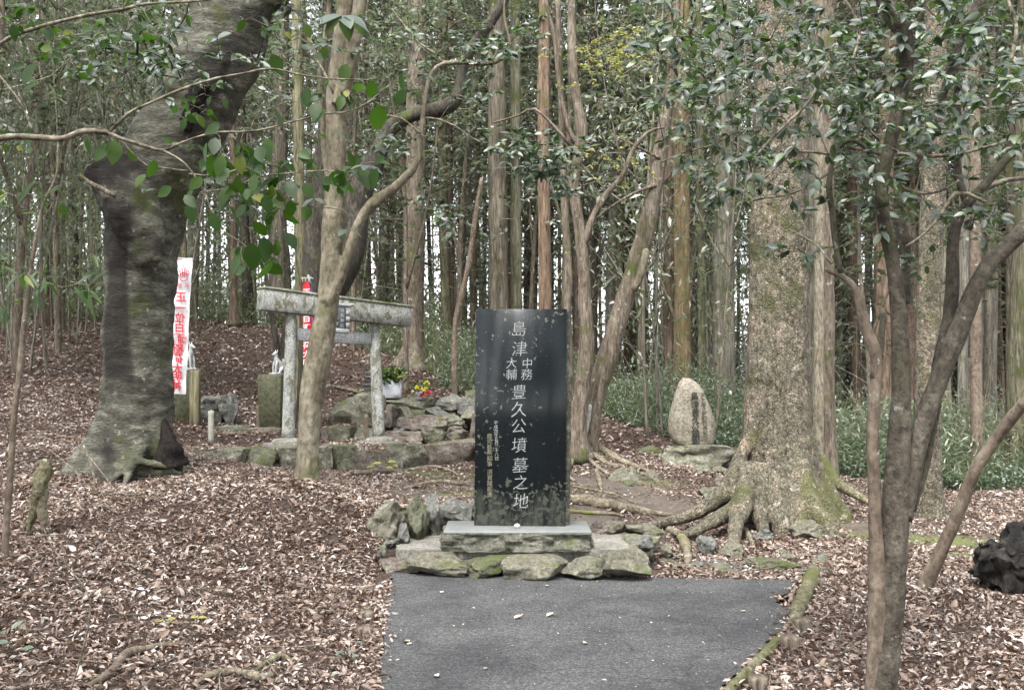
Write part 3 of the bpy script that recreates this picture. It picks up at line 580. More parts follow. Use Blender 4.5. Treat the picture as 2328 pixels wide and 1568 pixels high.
ftree('cedar_tree', 'red barked cedar trunk above the right half of the dark monument', [(1240,780,34),(1240,700,32),(1238,550,30),(1236,400,28),(1236,200,26),(1238,-200,20)], 18.3, 'bark_red')
ftree('slope_cedar', 'slim red cedar with flared foot atop the slope left of the gateway', [(532,742,26),(532,700,17),(531,600,15),(530,450,15),(528,250,14),(526,-200,11)], 24, 'bark_red', fl=.6)
ftree('left_cedar', 'red cedar trunk on the slope left of the massive dark tree', [(103,712,32),(103,640,26),(103,500,24),(103,350,23),(102,100,20),(100,-200,16)], 22, 'bark_red', fl=.3)
ftree('left_dark_tree', 'dark narrow trunk left of the massive dark tree, right of the red cedar', [(168,660,24),(168,560,20),(168,400,18),(168,100,15),(168,-200,12)], 25, 'bark_dark')
ftree('yellow_green_pole_tree', 'straight yellow green pole of a tree above the gateway beam', [(684,760,24),(682,600,25),(680,450,25),(678,300,24),(675,100,24),(672,-200,20)], 17, 'bark_grn', disp=.04)
ftree('broken_pole', 'pinkish bare trunk leaning in the wood left above the dark monument', [(1034,752,13),(1046,690,14),(1066,600,13),(1080,500,12),(1095,405,8)], 17.5, 'bark_tan', disp=.15, cat='dead tree')
# multi-stemmed tree behind the dark monument and its leaning neighbour
d = 12.6; base = P(1318, 1035, d); TM = thing('twin_tree', 'knotty brown stem with bare arms directly behind the right edge of the dark monument', 'tree', base)
m1 = px([(1312,1050,52),(1312,980,42),(1322,900,36),(1334,800,34),(1330,700,30),(1326,600,28),(1314,500,24),(1305,420,24),(1318,340,26),(1322,290,26),(1310,220,22),(1302,150,20),(1300,50,20),(1298,-150,16)], d)
m2 = px([(1300,1020,24),(1296,950,26),(1292,800,22),(1290,700,20),(1292,600,18),(1285,500,18),(1280,350,16),(1275,200,14),(1268,0,12)], d+.25)
m3 = px([(1326,560,16),(1345,500,16),(1380,440,14),(1415,400,12),(1440,340,10),(1475,300,8),(1510,290,5)], d)
m4 = px([(1316,330,14),(1292,290,10),(1270,180,10),(1262,100,10),(1240,0,8)], d); m5 = px([(1296,330,8),(1262,290,7),(1215,248,6),(1180,262,5),(1120,280,4)], d-.2)
mb = MB(); tube(mb, m1, 18, .08, .15, 5, flare(base, .3, .15)); obj('trunk', mb, M['bark_mid'], TM)
for q in (m2, m3, m4, m5): add_branch(TM, q, M['bark_mid'], seg=12, step=.1, dsc=6)
for q in ([(1332,1035,26),(1352,1022,20),(1385,1038,18),(1420,1056,14),(1470,1074,8),(1500,1082,3)], [(1335,1040,18),(1350,1040,14),(1385,1060,10),(1417,1066,8),(1425,1085,4)], [(1356,1072,10),(1362,1095,12),(1368,1118,5)], [(1300,1050,16),(1292,1075,12),(1296,1090,8),(1310,1096,4)], [(1340,1050,10),(1380,1080,7),(1420,1088,4)]):
    ground_root(q, 'root', M['root'], TM)
tw = MB(); lf = MB(); grow(tw, lf, seeds_of(m1[8:], m3, m4, m5), cloud([(1400,100,110,50,12.4,1,46),(1330,140,90,50,12.6,1,24),(1440,130,70,40,12.2,.8,20),(1400,360,80,60,12.5,.8,20)]), .004, .05, .55, 10, flat=.2, maxd=2, hi=False)
obj('crown', lf, M['leaf_yellow'], TM); obj('twigs', tw, M['bark_twig'], TM)
base = P(1330, 1045, 13.1); TN = thing('slanting_tree', 'smooth grey brown tree slanting up to the right from behind the dark monument', 'tree', base)
n1_ = px([(1322,1060,60),(1332,980,54),(1352,900,50),(1378,820,46),(1402,740,44),(1424,670,42),(1446,600,42),(1470,520,42),(1486,440,36),(1498,370,36),(1508,300,32),(1520,220,26),(1528,150,22),(1536,60,20),(1540,-150,16)], 13.1)
mb = MB(); tube(mb, n1_, 22, .08, .09, 4, flare(base, .3, .2)); obj('trunk', mb, M['bark_mid'], TN)
n2_ = px([(1440,660,16),(1456,625,18),(1464,595,18),(1468,572,20),(1466,566,12)], 12.9); add_branch(TN, n2_, M['bark_slim'], 'burl', 12)
for q in ([(1500,330,10),(1520,300,9),(1545,290,7),(1580,300,5)], [(1492,420,9),(1440,440,7),(1390,470,5),(1350,500,4)], [(1500,360,8),(1440,330,6),(1400,310,4)]): add_branch(TN, px(q, 13), M['bark_mid'])
mb = MB(); tube(mb, px([(1308,1035,20),(1314,1010,26),(1330,960,20),(1342,920,8)], 12.85), 10, .05, .25, 12); obj('peeled_bark', mb, stone('white_lichen_bark', (.35,.34,.3), (.5,.49,.45), (.62,.61,.56), moss=.2), TN)
tw = MB(); lf = MB(); grow(tw, lf, seeds_of(n1_[8:]), cloud([(1560,150,160,120,13,1.2,80)]), .005, .07, .5, 9, flat=.2, maxd=2.2, hi=False)
obj('crown', lf, M['leaf_dull'], TN); obj('twigs', tw, M['bark_twig'], TN)

# camellia with several stems, right foreground
d = 4.55; base = gp(2005, 1600)[0]; TC = thing('camellia_tree', 'many stemmed camellia with glossy leaves filling the right foreground', 'tree', base)
c1 = px([(2000,1640,78,4.5),(2005,1568,66,4.5),(2018,1450,62,4.5),(2028,1300,64,4.52),(2036,1150,62),(2044,1020,54),(2048,900,42),(2046,780,37),(2040,680,33),(2030,600,31),(2012,520,30),(2005,440,30),(2012,380,29),(2030,300,30),(2048,220,31),(2060,150,33),(2056,80,37),(2030,40,38),(2005,0,30),(1985,-60,30),(1960,-200,24)], d)
c2 = px([(1990,1640,56,4.45),(1992,1568,50),(1996,1450,48),(1994,1300,40),(1990,1200,30),(1988,1100,28),(1984,1000,28),(1988,900,28),(1994,830,26),(1986,790,28),(1970,750,26),(1958,700,24),(1946,660,18),(1925,635,15),(1900,622,12),(1875,612,9)], d-.05)
c2b = px([(1988,860,22),(1998,810,20),(2004,760,16),(2010,700,12)], d-.05)
c3 = px([(2050,1180,46),(2075,1060,44),(2100,960,43),(2128,880,43),(2150,820,43),(2175,760,44),(2200,700,42),(2220,650,39),(2250,600,37),(2290,560,36),(2330,520,35),(2400,440,34),(2460,300,28)], d)
c4 = px([(2070,1160,24),(2098,1060,28),(2120,940,30),(2130,860,30),(2140,800,30),(2158,720,30),(2166,640,30),(2166,560,26),(2178,500,24),(2210,450,22),(2240,420,20),(2280,370,20),(2335,320,18),(2400,270,14)], d+.08)
c5 = px([(2010,470,24),(1998,400,20),(1985,360,14),(1960,330,10),(1930,320,8),(1900,345,7),(1885,420,14),(1892,480,14),(1900,560,12),(1912,620,12)], d-.1)
c6 = px([(2040,500,26),(2055,540,26),(2060,600,22),(2060,680,18),(2062,690,14)], d+.3)
c7 = px([(2060,420,12),(2100,340,14),(2130,290,14),(2140,230,14),(2160,170,22),(2180,120,24),(2205,60,26),(2225,10,26),(2240,-60,24)], d+.35)
c8 = px([(2200,470,18),(2180,400,16),(2176,300,18),(2178,200,18),(2200,120,16)], d+.5)
brs = [[(2046,150,9),(2080,170,8),(2105,200,7),(2120,240,6),(2140,300,5)], [(2005,350,10),(1960,340,8),(1920,336,7),(1890,350,7),(1840,345,6),(1800,350,5),(1755,390,5),(1700,440,4)], [(2040,350,9),(2080,352,9),(2120,356,8),(2180,350,8),(2230,338,7),(2290,320,6),(2340,300,5)],
       [(2065,245,8),(2120,240,7),(2190,238,7),(2240,246,7),(2290,240,6),(2335,230,5)], [(2010,420,9),(1970,405,8),(1940,370,7),(1900,380,6),(1860,410,6),(1800,440,5),(1740,450,4),(1700,460,3)], [(2020,400,8),(2060,430,8),(2100,440,7),(2150,430,6),(2180,410,5)],
       [(2000,320,7),(1960,280,6),(1920,255,6),(1860,230,5),(1800,225,5),(1750,240,4),(1690,215,4)], [(1885,140,6),(1860,190,7),(1840,230,7),(1790,280,7),(1740,330,6),(1705,380,5),(1690,450,4),(1672,520,3)], [(1920,0,7),(1945,40,7),(1955,80,7),(1940,140,6),(1960,190,6)], [(1700,60,6),(1695,130,6),(1700,180,6),(1716,240,5),(1712,300,4)],
       [(2240,460,8),(2200,440,9),(2170,440,10),(2150,470,9),(2130,500,8),(2090,540,6),(2060,560,5)], [(1890,600,5),(1860,560,5),(1830,540,4),(1790,520,3)], [(2330,405,9),(2280,412,12),(2240,430,14),(2215,470,18),(2200,520,22)], [(2290,0,8),(2310,60,9),(2300,130,9),(2280,200,8)], [(1600,20,5),(1640,60,5),(1690,100,5)], [(1672,300,4),(1620,330,4),(1560,345,4),(1500,370,3)]]
mb = MB(); tube(mb, c1, 26, .035, .07, 9); obj('trunk', mb, M['bark_camellia'], TC)
mb = MB(); tube(mb, c2, 20, .035, .08, 9); obj('stem', mb, M['bark_tan'], TC)
for q in (c3, c4, c5, c6, c7, c8, c2b): mb = MB(); tube(mb, q, 16, .035, .08, 10); obj('stem', mb, M['bark_camellia'], TC)
bt = [px(q, d+rng.uniform(-.4, .3)) for q in brs]
for q in bt: add_branch(TC, q, M['bark_twig'], seg=8, step=.04)
tw = MB(); lf = MB()
CL = [(1560,230,90,70,4.7,.4,22),(1520,60,70,60,4.8,.4,14),(1700,60,230,110,4.6,.6,100),(1950,60,230,110,4.7,.7,110),(2200,60,200,110,4.7,.7,90),(1750,190,240,90,4.5,.6,110),(2000,220,240,90,4.6,.6,110),(2240,230,150,90,4.3,.7,70),(1850,340,250,70,4.5,.5,80),(2150,330,200,70,4.4,.6,56),(1640,330,120,70,4.6,.4,26),(1700,440,110,30,4.5,.3,18),(1990,470,200,60,4.5,.5,30),
      (1800,575,90,28,4.5,.3,10),(2060,590,60,30,4.6,.3,5),(2150,520,120,50,4.8,.4,14),(2260,120,120,80,4.9,.5,30),(1560,150,80,90,4.9,.5,26),(2000,-120,420,90,4.7,1,120),(2300,430,60,60,5,.4,10)]
grow(tw, lf, seeds_of(*bt, c1[13:], c5, c7, c8, c4[8:]), cloud([(a_,b_,c_,e_,f_,g_,int(h_*.78)) for a_,b_,c_,e_,f_,g_,h_ in CL]), .0028, .058, .48, 6, flat=.3, maxd=1.2, jit=.1, droop=.4)
obj('twigs', tw, M['bark_dark'], TC); obj('crown', lf, M['leaf_glossy'], TC)
# leaning bare stem
base = gp(2098, 1352)[0]; tr = thing('leaning_sapling', 'bare tan stem leaning right out of the leaf litter at right', 'tree', base)
l1 = px([(2090,1368,38,6.85),(2100,1340,34,6.85),(2140,1250,30,6.8),(2172,1180,28,6.75),(2200,1110,28,6.7),(2222,1060,27,6.65),(2262,1000,26,6.6),(2300,950,26,6.5),(2335,905,26,6.4),(2420,780,22,6.2),(2500,600,18,6)])
mb = MB(); tube(mb, l1, 18, .05, .07, 8); obj('trunk', mb, M['bark_tan'], tr)
# thin sapling at far left
base = gp(12, 1255)[0]; tr = thing('thin_sapling', 'thin pale sapling with narrow drooping leaves at the left edge', 'sapling', base)
l1 = px([(12,1275,16),(14,1200,15),(26,1050,14),(32,950,13),(44,850,13),(52,760,12),(62,680,11),(72,600,8),(85,520,7),(100,460,6),(128,400,5),(132,330,4)], 6.1)
mb = MB(); tube(mb, l1, 12, .05, .1, 14); obj('trunk', mb, M['bark_tan'], tr)
tw = MB(); lf = MB(); grow(tw, lf, seeds_of(l1[5:]), cloud([(70,640,60,60,6,.3,5),(20,600,50,60,6,.3,4),(230,620,60,40,6,.3,3),(60,420,90,90,6,.4,4)]), .003, .15, .2, 4, flat=1, droop=1.4, maxd=1.2)
obj('twigs', tw, M['bark_twig'], tr); obj('crown', lf, M['leaf_front'], tr)
# broad-leaved branch reaching in from the left: its tree stands just outside the view
base = np.array([-3.0, 3.1, gz(-3.0, 3.1)]); tr = thing('broadleaf_tree', 'broad leaved tree outside the left edge whose pale branches cross the view', 'tree', base)
dd = 3.0
trunkp = [[-3.0, 3.1, base[2]-.1, .07], [-2.95, 3.1, 1.4, .06], [-2.85, 3.05, 2.4, .05], [-2.7, 3.0, 3.6, .035]]
B = {'a': [(-300,430,20),(-120,350,17),(0,315,15),(35,311,14),(90,313,14),(139,316,13),(194,298,13),(246,302,11)], 'b': [(246,302,8),(295,257,8),(347,232,7),(410,205,7),(486,180,6),(555,167,5),(597,158,5),(631,158,4),(683,170,4),(753,179,4),(839,182,3)],
     'c': [(246,302,9),(278,316,8),(323,330,8),(371,342,7),(416,323,5),(486,302,5),(551,300,5),(600,294,4),(648,281,4),(739,259,4),(787,255,3),(832,236,3),(884,194,2)], 'd': [(371,342,5),(410,364,5),(437,392,4),(465,437,4),(479,475,3),(500,520,3)],
     'e': [(430,395,4),(486,399,4),(555,382,4),(600,372,3),(640,380,3)], 'f': [(278,318,4),(291,337,4),(323,368,3),(347,378,4),(427,389,4)], 'g': [(-60,130,10),(0,100,9),(35,80,9),(114,55,9),(208,33,8),(278,22,8),(330,10,7),(451,2,6),(520,-10,5)], 'h': [(0,173,4),(28,208,4),(52,243,4),(76,302,4)],
     'i': [(540,420,3),(600,400,3),(680,392,3),(740,388,3),(800,392,2)], 'j': [(500,520,2),(560,560,2),(600,600,2),(600,640,2)], 'k': [(640,470,2),(700,470,2),(780,478,2),(800,500,2)], 'l': [(280,20,4),(300,-30,4),(310,-80,4)]}
mb = MB(); tube(mb, trunkp, 12, .1, .1, 8); obj('trunk', mb, M['bark_tan'], tr)
bt = []
for k, q in B.items():
    depth = {'g': 3.3, 'd': 2.95}.get(k, dd); w_ = px(q, depth); 
    if k in ('a',): w_ = [[*trunkp[1][:3], .02]]+w_
    if k in ('g',): w_ = [[*trunkp[2][:3], .02]]+w_
    bt.append(w_); add_branch(tr, w_, M['bark_twig'], seg=8, step=.02, disp=.15, dsc=60)
LP = [(617,142,38),(790,162,34),(862,262,50),(844,200,34),(915,185,34),(920,222,34),(700,215,34),(626,270,44),(745,265,36),(718,250,34),(598,345,34),(475,375,44),(508,372,36),(555,355,36),(590,350,36),(545,368,34),(642,385,40),(605,330,34),(460,418,30),(540,418,34),(578,412,32),(622,425,40),(518,442,34),(556,446,34),(480,500,34),(520,490,46),(580,520,36),(612,500,36),(642,495,36),(570,575,48),(600,560,44),(590,606,48),(618,614,44),(650,545,34),(782,412,46),(820,402,42),(858,402,40),(430,480,36),(420,458,30),(490,330,34),(350,380,34),(262,340,44),(245,345,36),(300,352,30),(356,22,46),(78,165,44),(660,470,30),(700,480,30),(560,480,30),(600,460,32),(500,300,30),(650,430,34),(690,430,30),(735,400,34),(575,385,34),(520,400,34),(630,560,34),(545,600,36),(470,340,34),(200,330,30),(330,410,30),(390,440,30)]
lf = MB(); q = np.array(LP); dep = 2.95+rng.uniform(-.12, .12, len(q)); c_ = P(q[:, 0], q[:, 1]-q[:, 2]*.5, dep); L_ = q[:, 2]*dep/F*1.25
ax = rng.normal(0, .5, (len(q), 3)); ax[:, 2] = -rng.uniform(.35, 1.1, len(q)); ax[:, 1] *= .7
nr = rng.normal(0, .35, (len(q), 3)); nr[:, 1] -= .6; nr[:, 2] += .2
leaves(lf, c_, ax, nr, L_*1.1, L_*.36, 0, True, .12, .12)
tw = MB()
grow(tw, lf, seeds_of(*bt), cloud([(600,420,110,110,3,.12,34),(520,380,120,60,3,.12,20),(760,400,90,40,3,.1,12),(800,210,120,50,3,.1,8),(330,60,130,50,3.3,.2,22),(120,110,120,80,3.4,.3,26),(60,40,90,50,3.4,.3,14),(420,250,80,40,3.6,.2,12),(580,590,50,50,3,.1,6),(650,60,90,60,3,.1,8),(50,330,70,60,3.5,.2,6)]), .0016, .045, .62, 2, flat=.6, up=.5, droop=.8, maxd=.8)
obj('twigs', tw, M['bark_twig'], tr)
obj('crown', lf, M['leaf_front'], tr); lf = MB()
# pale upturned leaf whorls
for (a, b_, L0, n, dp_) in [(778,34,70,9,2.6),(735,100,38,4,2.7),(745,290,46,2,2.9),(835,375,38,5,2.9),(790,385,34,4,2.9),(715,450,32,4,3),(790,520,34,3,3),(695,55,40,3,2.8),(640,215,34,3,2.9),(755,180,34,2,2.9),(355,430,26,2,3.1)]:
    c0 = P(a, b_, dp_); ang = rng.uniform(0, 6.28)+np.arange(n)*2*math.pi/n
    ax = np.stack([np.cos(ang), np.sin(ang)*.8, -.35+0*ang], 1)+rng.normal(0, .12, (n, 3)); nr = np.stack([0*ang, -.45+0*ang, 1+0*ang], 1)+rng.normal(0, .12, (n, 3))
    leaves(lf, np.repeat(c0[None], n, 0)+ax*.006, ax, nr, L0*dp_/F, L0*dp_/F*.26, 0, True, .15, .2)
obj('leaf_whorls', lf, M['leaf_glossy'], tr)

# ---------------------------------------------------------------- the forest beyond
def far_trunk_mesh(name, mt, r, H, wob):
    mb = MB(); z = np.linspace(-.4, H, 12); a = rng.uniform(0, 6)
    rows = [[wob*math.sin(a+k*.7), wob*math.cos(a*1.3+k*.6), z[k], r*(1-.6*max(0, z[k])/H)*(1.35 if k == 0 else 1)] for k in range(12)]
    tube(mb, rows, 9, 1., .08, 3); return mb.mesh(name, mt), rows
def conifer_crown(rows, z0, z1, n, rad, dead=46):
    lf = MB(); tw = MB(); P_ = []; A_ = []; Nr = []; L_ = []
    R_ = np.array(rows)
    def at(z): return np.array([np.interp(z, R_[:, 2], R_[:, 0]), np.interp(z, R_[:, 2], R_[:, 1]), z])
    nb = n//36
    for k in range(nb):
        z = rng.uniform(z0, z1)**1.0; c = at(z); an = rng.uniform(0, 6.283); rr = rad*(1-.55*(z-z0)/(z1-z0))*rng.uniform(.6, 1.1)
        dr = np.array([math.cos(an), math.sin(an), rng.uniform(-.25, .1)]); e = c+dr*rr; e[2] -= .15*rr*rr
        tube(tw, [[*c, .016], [*((c+e)/2+[0, 0, .1]), .01], [*e, .004]], 3, .6, 0, cap=False)
        u = rng.uniform(.25, 1.05, 36)[:, None]; p = c+(e-c)*u+rng.normal(0, .16, (36, 3))*[1, 1, .5]; P_.append(p)
        a_ = dr*.6+rng.normal(0, .6, (36, 3)); a_[:, 2] -= .4; A_.append(a_); Nr.append(rng.normal(0, .5, (36, 3))+[0, 0, 1]); L_.append(rng.uniform(.08, .2, 36))
    leaves(lf, np.concatenate(P_), np.concatenate(A_), np.concatenate(Nr), np.concatenate(L_), np.concatenate(L_)*.22, 0, False)
    for k in range(dead):
        z = rng.uniform(1.6, z0+1); c = at(z); an = rng.uniform(0, 6.283); L = rng.uniform(.4, 1.5); dr = np.array([math.cos(an), math.sin(an), rng.uniform(-.3, .3)])
        tube(tw, [[*c, .010], [*(c+dr*L*.5+rng.normal(0, .05, 3)), .007], [*(c+dr*L+rng.normal(0, .1, 3)), .003]], 3, .5, 0, cap=False)
    return lf, tw
FT = []
for k, (mt, r) in enumerate([('bark_red', .15), ('bark_cyp', .16), ('bark_cyp', .12), ('bark_red', .11), ('bark_grn', .09), ('bark_dark', .14)]):
    tm, rows = far_trunk_mesh('trunk', M[mt], r, 19, .05)
    lf, tw = conifer_crown(rows, [7, 8.5, 6.5, 8, 6, 7.5][k], 19, 3300, 1.9)
    FT.append((tm, lf.mesh('crown', M['leaf_conifer'], False), tw.mesh('twigs', M['bark_cyp'], False), mt))
names_ = {'bark_red': 'reddish cedar', 'bark_cyp': 'grey brown cypress', 'bark_grn': 'slim greenish tree', 'bark_dark': 'dark trunked tree'}
placed = [np.array(v_.location[:2]) for v_ in bpy.data.objects if v_.get('category') in ('tree', 'dead tree')]
def lab_zone(x, y):
    pxx = CX+F*x/y
    for lim_, nm_z in ((90, 'left of the red cedar'), (200, 'between the red cedar and massive tree'), (420, 'behind the massive tree'), (640, 'up the slope above the fox pillars'), (800, 'behind the slim forked tree'), (960, 'above the right gateway post'), (1130, 'left above the dark monument'), (1330, 'right above the dark monument'),
                       (1500, 'behind the slanting tree'), (1720, 'above the natural stone monument'), (1870, 'behind the great tree'), (2060, 'behind the camellia stems'), (2200, 'right of the camellia stems')):
        if pxx < lim_: return nm_z
    return 'beyond the shrubs at far right'
kk = 0; tries = 0
while kk < 285 and tries < 9000:
    tries += 1
    y = 17+45*rng.uniform(0, 1)**.72; x = rng.uniform(-.64, .64)*y
    if x/y < -.1 and y < 24: continue
    if -.1 < x/y < .15 and y < 21: continue
    if placed and min(np.linalg.norm(q-[x, y]) for q in placed) < .75: continue
    placed.append(np.array([x, y])); k = int(rng.integers(0, 6)); tm, cm, wm, mt = FT[k]
    nm = {'bark_red': 'cedar_tree', 'bark_cyp': 'cypress_tree', 'bark_grn': 'slim_tree', 'bark_dark': 'dark_tree'}[mt]
    tr = thing(nm, '%s %s, %s' % (names_[mt], lab_zone(x, y), 'far back' if y > 40 else ('middle rows' if y > 28 else 'nearer rows')), 'tree', (x, y, gz(x, y)), '%s %s %s' % (names_[mt], lab_zone(x, y), 'far back' if y > 40 else ('middle rows' if y > 28 else 'nearer rows')))
    s_ = rng.uniform(.8, 1.6) if y < 36 else rng.uniform(.7, 1.3); tr.scale = (s_, s_, rng.uniform(.85, 1.15)); tr.rotation_euler = (rng.normal(0, .018), rng.normal(0, .018), rng.uniform(0, 6.28))
    for a_, me_ in (('trunk', tm), ('twigs', wm), ('crown', cm)): link(bpy.data.objects.new(a_, me_), tr)
    kk += 1
# broadleaved understory
UT = []
for k in range(5):
    tw = MB(); lf = MB(); H = rng.uniform(6.5, 9); a = rng.uniform(0, 6)
    rows = [[0, 0, -.3, .06], [.1*math.cos(a), .1*math.sin(a), H*.3, .05], [.35*math.cos(a), .3*math.sin(a), H*.6, .04], [.3*math.cos(a+1), .4, H, .015]]
    tk = MB(); tube(tk, rows, 8, .3, .1, 4)
    rows2 = [[.1*math.cos(a), .1*math.sin(a), H*.3, .035], [-.5, .3*math.cos(a), H*.55, .025], [-.9, .5, H*.85, .012]]; tube(tk, rows2, 7, .3, .1, 4)
    T = rng.normal(0, 1, (250, 3))*[1.2, 1.2, 1.35]+[0, 0, H*.8]; T = T[T[:, 2] > 1.8]
    grow(tw, lf, seeds_of(rows[1:], rows2), T, .004, .10, .5, 22, flat=.18, maxd=3, hi=False, seg=3, jit=.12)
    UT.append((tk.mesh('trunk', M['bark_mid']), tw.mesh('twigs', M['bark_twig'], False), lf.mesh('crown', M['leaf_dull'] if k % 2 else M['leaf_far'], False)))
spots = [(-5.6,16.5),(-7.5,15),(-8.2,18),(-6.6,20),(-4.9,20.5),(-3.6,22.5),(-9.5,21),(-2.4,20),(-1.2,22),(.4,24),(1.4,22.5),(2.6,20.5),(3.8,22),(5.0,20),(6.5,18),(7.8,17),(8.8,20),(10,18),(-11,19),(-5.6,24),(-8,25),(-2.6,26),(-.6,27),(2,27),(4.4,26),(7,25),(10,25),(12,22),(-11,26),(-14,24),(1.0,19.5),(5.7,15.8),(7.2,14.4),(-6.9,12.8),(9,14.5),(-1.9,17.8),(0,30),(3,31),(-4,30),(-8,31),(7,31),(11,30),(2.9,17.6),(-12,31)]
spots = [q for i_, q in enumerate(spots) if q[0]/q[1] < -.28 or i_ % 3 != 1]
for k, (x, y) in enumerate(spots):
    v_ = UT[k % 5]; z_ = lab_zone(x, y); fb = 'behind the nearest trunks' if y > 22.5 else 'along the wood edge'
    tr = thing('understory_tree', 'small glossy evergreen %s, %s' % (z_, fb), 'tree', (x, y, gz(x, y)), 'small evergreens %s %s' % (z_, fb))
    s_ = rng.uniform(.8, 1.2); tr.scale = (s_, s_, s_); tr.rotation_euler = (0, 0, rng.uniform(0, 6.28))
    for a_, me_ in zip(('trunk', 'twigs', 'crown'), v_): link(bpy.data.objects.new(a_, me_), tr)
for k, (x, y) in enumerate([(-5,-5),(-2.2,-7),(.8,-8),(3.4,-6),(6,-5),(-1,-5.5),(2,-6.5),(5,-8),(-6,-7),(-8,-8),(9,-9),(-4,-11),(0,-13),(4.5,-12)]):
    v_ = UT[k % 5]; tr = thing('understory_tree', 'small glossy evergreen in the wood behind the viewpoint', 'tree', (x, y, gz(x, y)), 'evergreens behind the viewpoint'); s_ = rng.uniform(.7, 1.1); tr.scale = (s_*1.6, s_*1.6, s_); tr.rotation_euler = (0, 0, rng.uniform(0, 6.28))
    for a_, me_ in zip(('trunk', 'twigs', 'crown'), v_): link(bpy.data.objects.new(a_, me_), tr)
kk = 0
while kk < 70:
    a_ = rng.uniform(0, 6.283); r__ = rng.uniform(7, 30); x, y = r__*math.cos(a_), 2+r__*math.sin(a_)
    if y > 3 and abs(x)/max(y, .1) < .72: continue
    if y > 16: continue
    k = int(rng.integers(0, 6)); tm, cm, wm, mt = FT[k]; sd_ = 'left of' if x < -6 and y > -4 else ('right of' if x > 6 and y > -4 else 'behind')
    tr = thing({'bark_red': 'cedar_tree', 'bark_cyp': 'cypress_tree', 'bark_grn': 'slim_tree', 'bark_dark': 'dark_tree'}[mt], '%s in the wood %s the viewpoint' % (names_[mt], sd_), 'tree', (x, y, gz(x, y)), '%s %s the viewpoint' % (names_[mt], sd_)); tr.rotation_euler = (0, 0, rng.uniform(0, 6.28))
    for a__, me_ in (('trunk', tm), ('twigs', wm), ('crown', cm)): link(bpy.data.objects.new(a__, me_), tr)
    kk += 1
# thin bare saplings, thickest up the slope at left
SM = []
for k in range(5):
    tk = MB(); a = rng.uniform(0, 6); z = np.linspace(-.3, 8, 9); rows = [[.22*math.sin(a+j*.5)*j/5, .2*math.cos(a*2+j*.45)*j/5, z[j], .022*(1-j*.08)] for j in range(9)]
    tube(tk, rows, 6, .5, .15, 5)
    for j in range(9):
        q = rows[rng.integers(2, 8)]; an = rng.uniform(0, 6.28); L = rng.uniform(.5, 1.4)
        tube(tk, [[*q[:3], .010], [q[0]+math.cos(an)*L*.5, q[1]+math.sin(an)*L*.5, q[2]+.35*L, .007], [q[0]+math.cos(an)*L, q[1]+math.sin(an)*L, q[2]+.9*L, .003]], 4, .4, 0)
    lf = MB(); n = 420; p = np.array([rows[i][:3] for i in rng.integers(2, 9, n)])+rng.normal(0, .55, (n, 3)); ax = rng.normal(0, 1, (n, 3)); ax[:, 2] -= 1
    leaves(lf, p, ax, rng.normal(0, .6, (n, 3))+[0, 0, 1], rng.uniform(.09, .17, n), .02, 0, False)
    SM.append((tk.mesh('stem', M['bark_cyp']), lf.mesh('crown', M['leaf_bamboo'] if k % 2 else M['leaf_dull'], False)))
n = 0
for k in range(400):
    if n >= 80: break
    y = rng.uniform(14, 27); x = rng.uniform(-.62, .3)*y if k % 3 else rng.uniform(-.62, -.3)*y
    pxx = CX+F*x/y
    if 420 < pxx < 1400 and y < 23: continue
    if gz(x, y) < .2 and y < 17: continue
    sm = SM[k % 5]; zz = lab_zone(x, y)
    bd_ = 'in front' if y < 18 else ('midway back' if y < 22.5 else 'deeper back'); tr = thing('thin_sapling', 'thin pale sapling %s, %s' % (zz, bd_), 'sapling', (x, y, gz(x, y)), 'thin pale saplings %s %s' % (zz, bd_)); tr.rotation_euler = (rng.normal(0, .08), rng.normal(0, .08), rng.uniform(0, 6.28)); s_ = rng.uniform(.8, 1.2); tr.scale = (s_, s_, s_)
    for a_, me_ in zip(('stem', 'crown'), sm): link(bpy.data.objects.new(a_, me_), tr)
    n += 1
# undergrowth of bamboo grass and low shrubs
def under(name, n, fn, hgt, L, W, mt, seed_up=.8):
    lf = MB(); x, y, h = fn(n); z = ground(x, y, False); p = np.stack([x, y, z+h*hgt*rng.uniform(.08, 1, len(x))], 1)
    ax = rng.normal(0, .8, (len(x), 3)); ax[:, 2] += rng.uniform(-.5, 1, len(x))*seed_up
    leaves(lf, p, ax, rng.normal(0, .5, (len(x), 3))+[0, 0, 1], L*rng.uniform(.5, 1.2, len(x)), W, 0, False)
    o = obj(name, lf, mt, None, False); tag(o, kind='stuff'); return o
def edge(pxx): return np.interp(pxx, [-300, 0, 250, 440, 640, 930, 1000, 1080, 1200, 1400, 1500, 1560, 1660, 1720, 1850, 2000, 2140, 2240, 2328, 2700], [20, 22.5, 24, 25.5, 24.5, 22.5, 18.3, 17.6, 17.6, 16.6, 15.0, 14.6, 14.4, 14.2, 13.6, 13.1, 12.9, 12.6, 12.5, 12])
def band(lo, hi, depth, clump):
    def f(n):
        pxx = rng.uniform(lo, hi, n); y = edge(pxx)+.0+depth*rng.uniform(0, 1, n)**1.6; x = (pxx-CX)/F*y
        c = fbm(np.stack([x*clump, y*clump, x*0], -1), 2); h = np.clip(.75+.55*c, .12, 1.5)*smooth(0, .8, y-edge(pxx)+.25)
        k = c > -.45; return x[k], y[k], h[k]
    return f
o = under('bamboo_grass', 36000, band(940, 2700, 5, .9), 1.0, .15, .010, M['leaf_bamboo']); o['label'] = 'pale bamboo grass filling the wood floor behind the monuments'
o = under('low_shrubs', 42000, band(1000, 2700, 3.5, 1.3), .95, .06, .018, M['leaf_shrub'], .3); o['label'] = 'low dark green shrubs along the edge of the leaf covered ground'
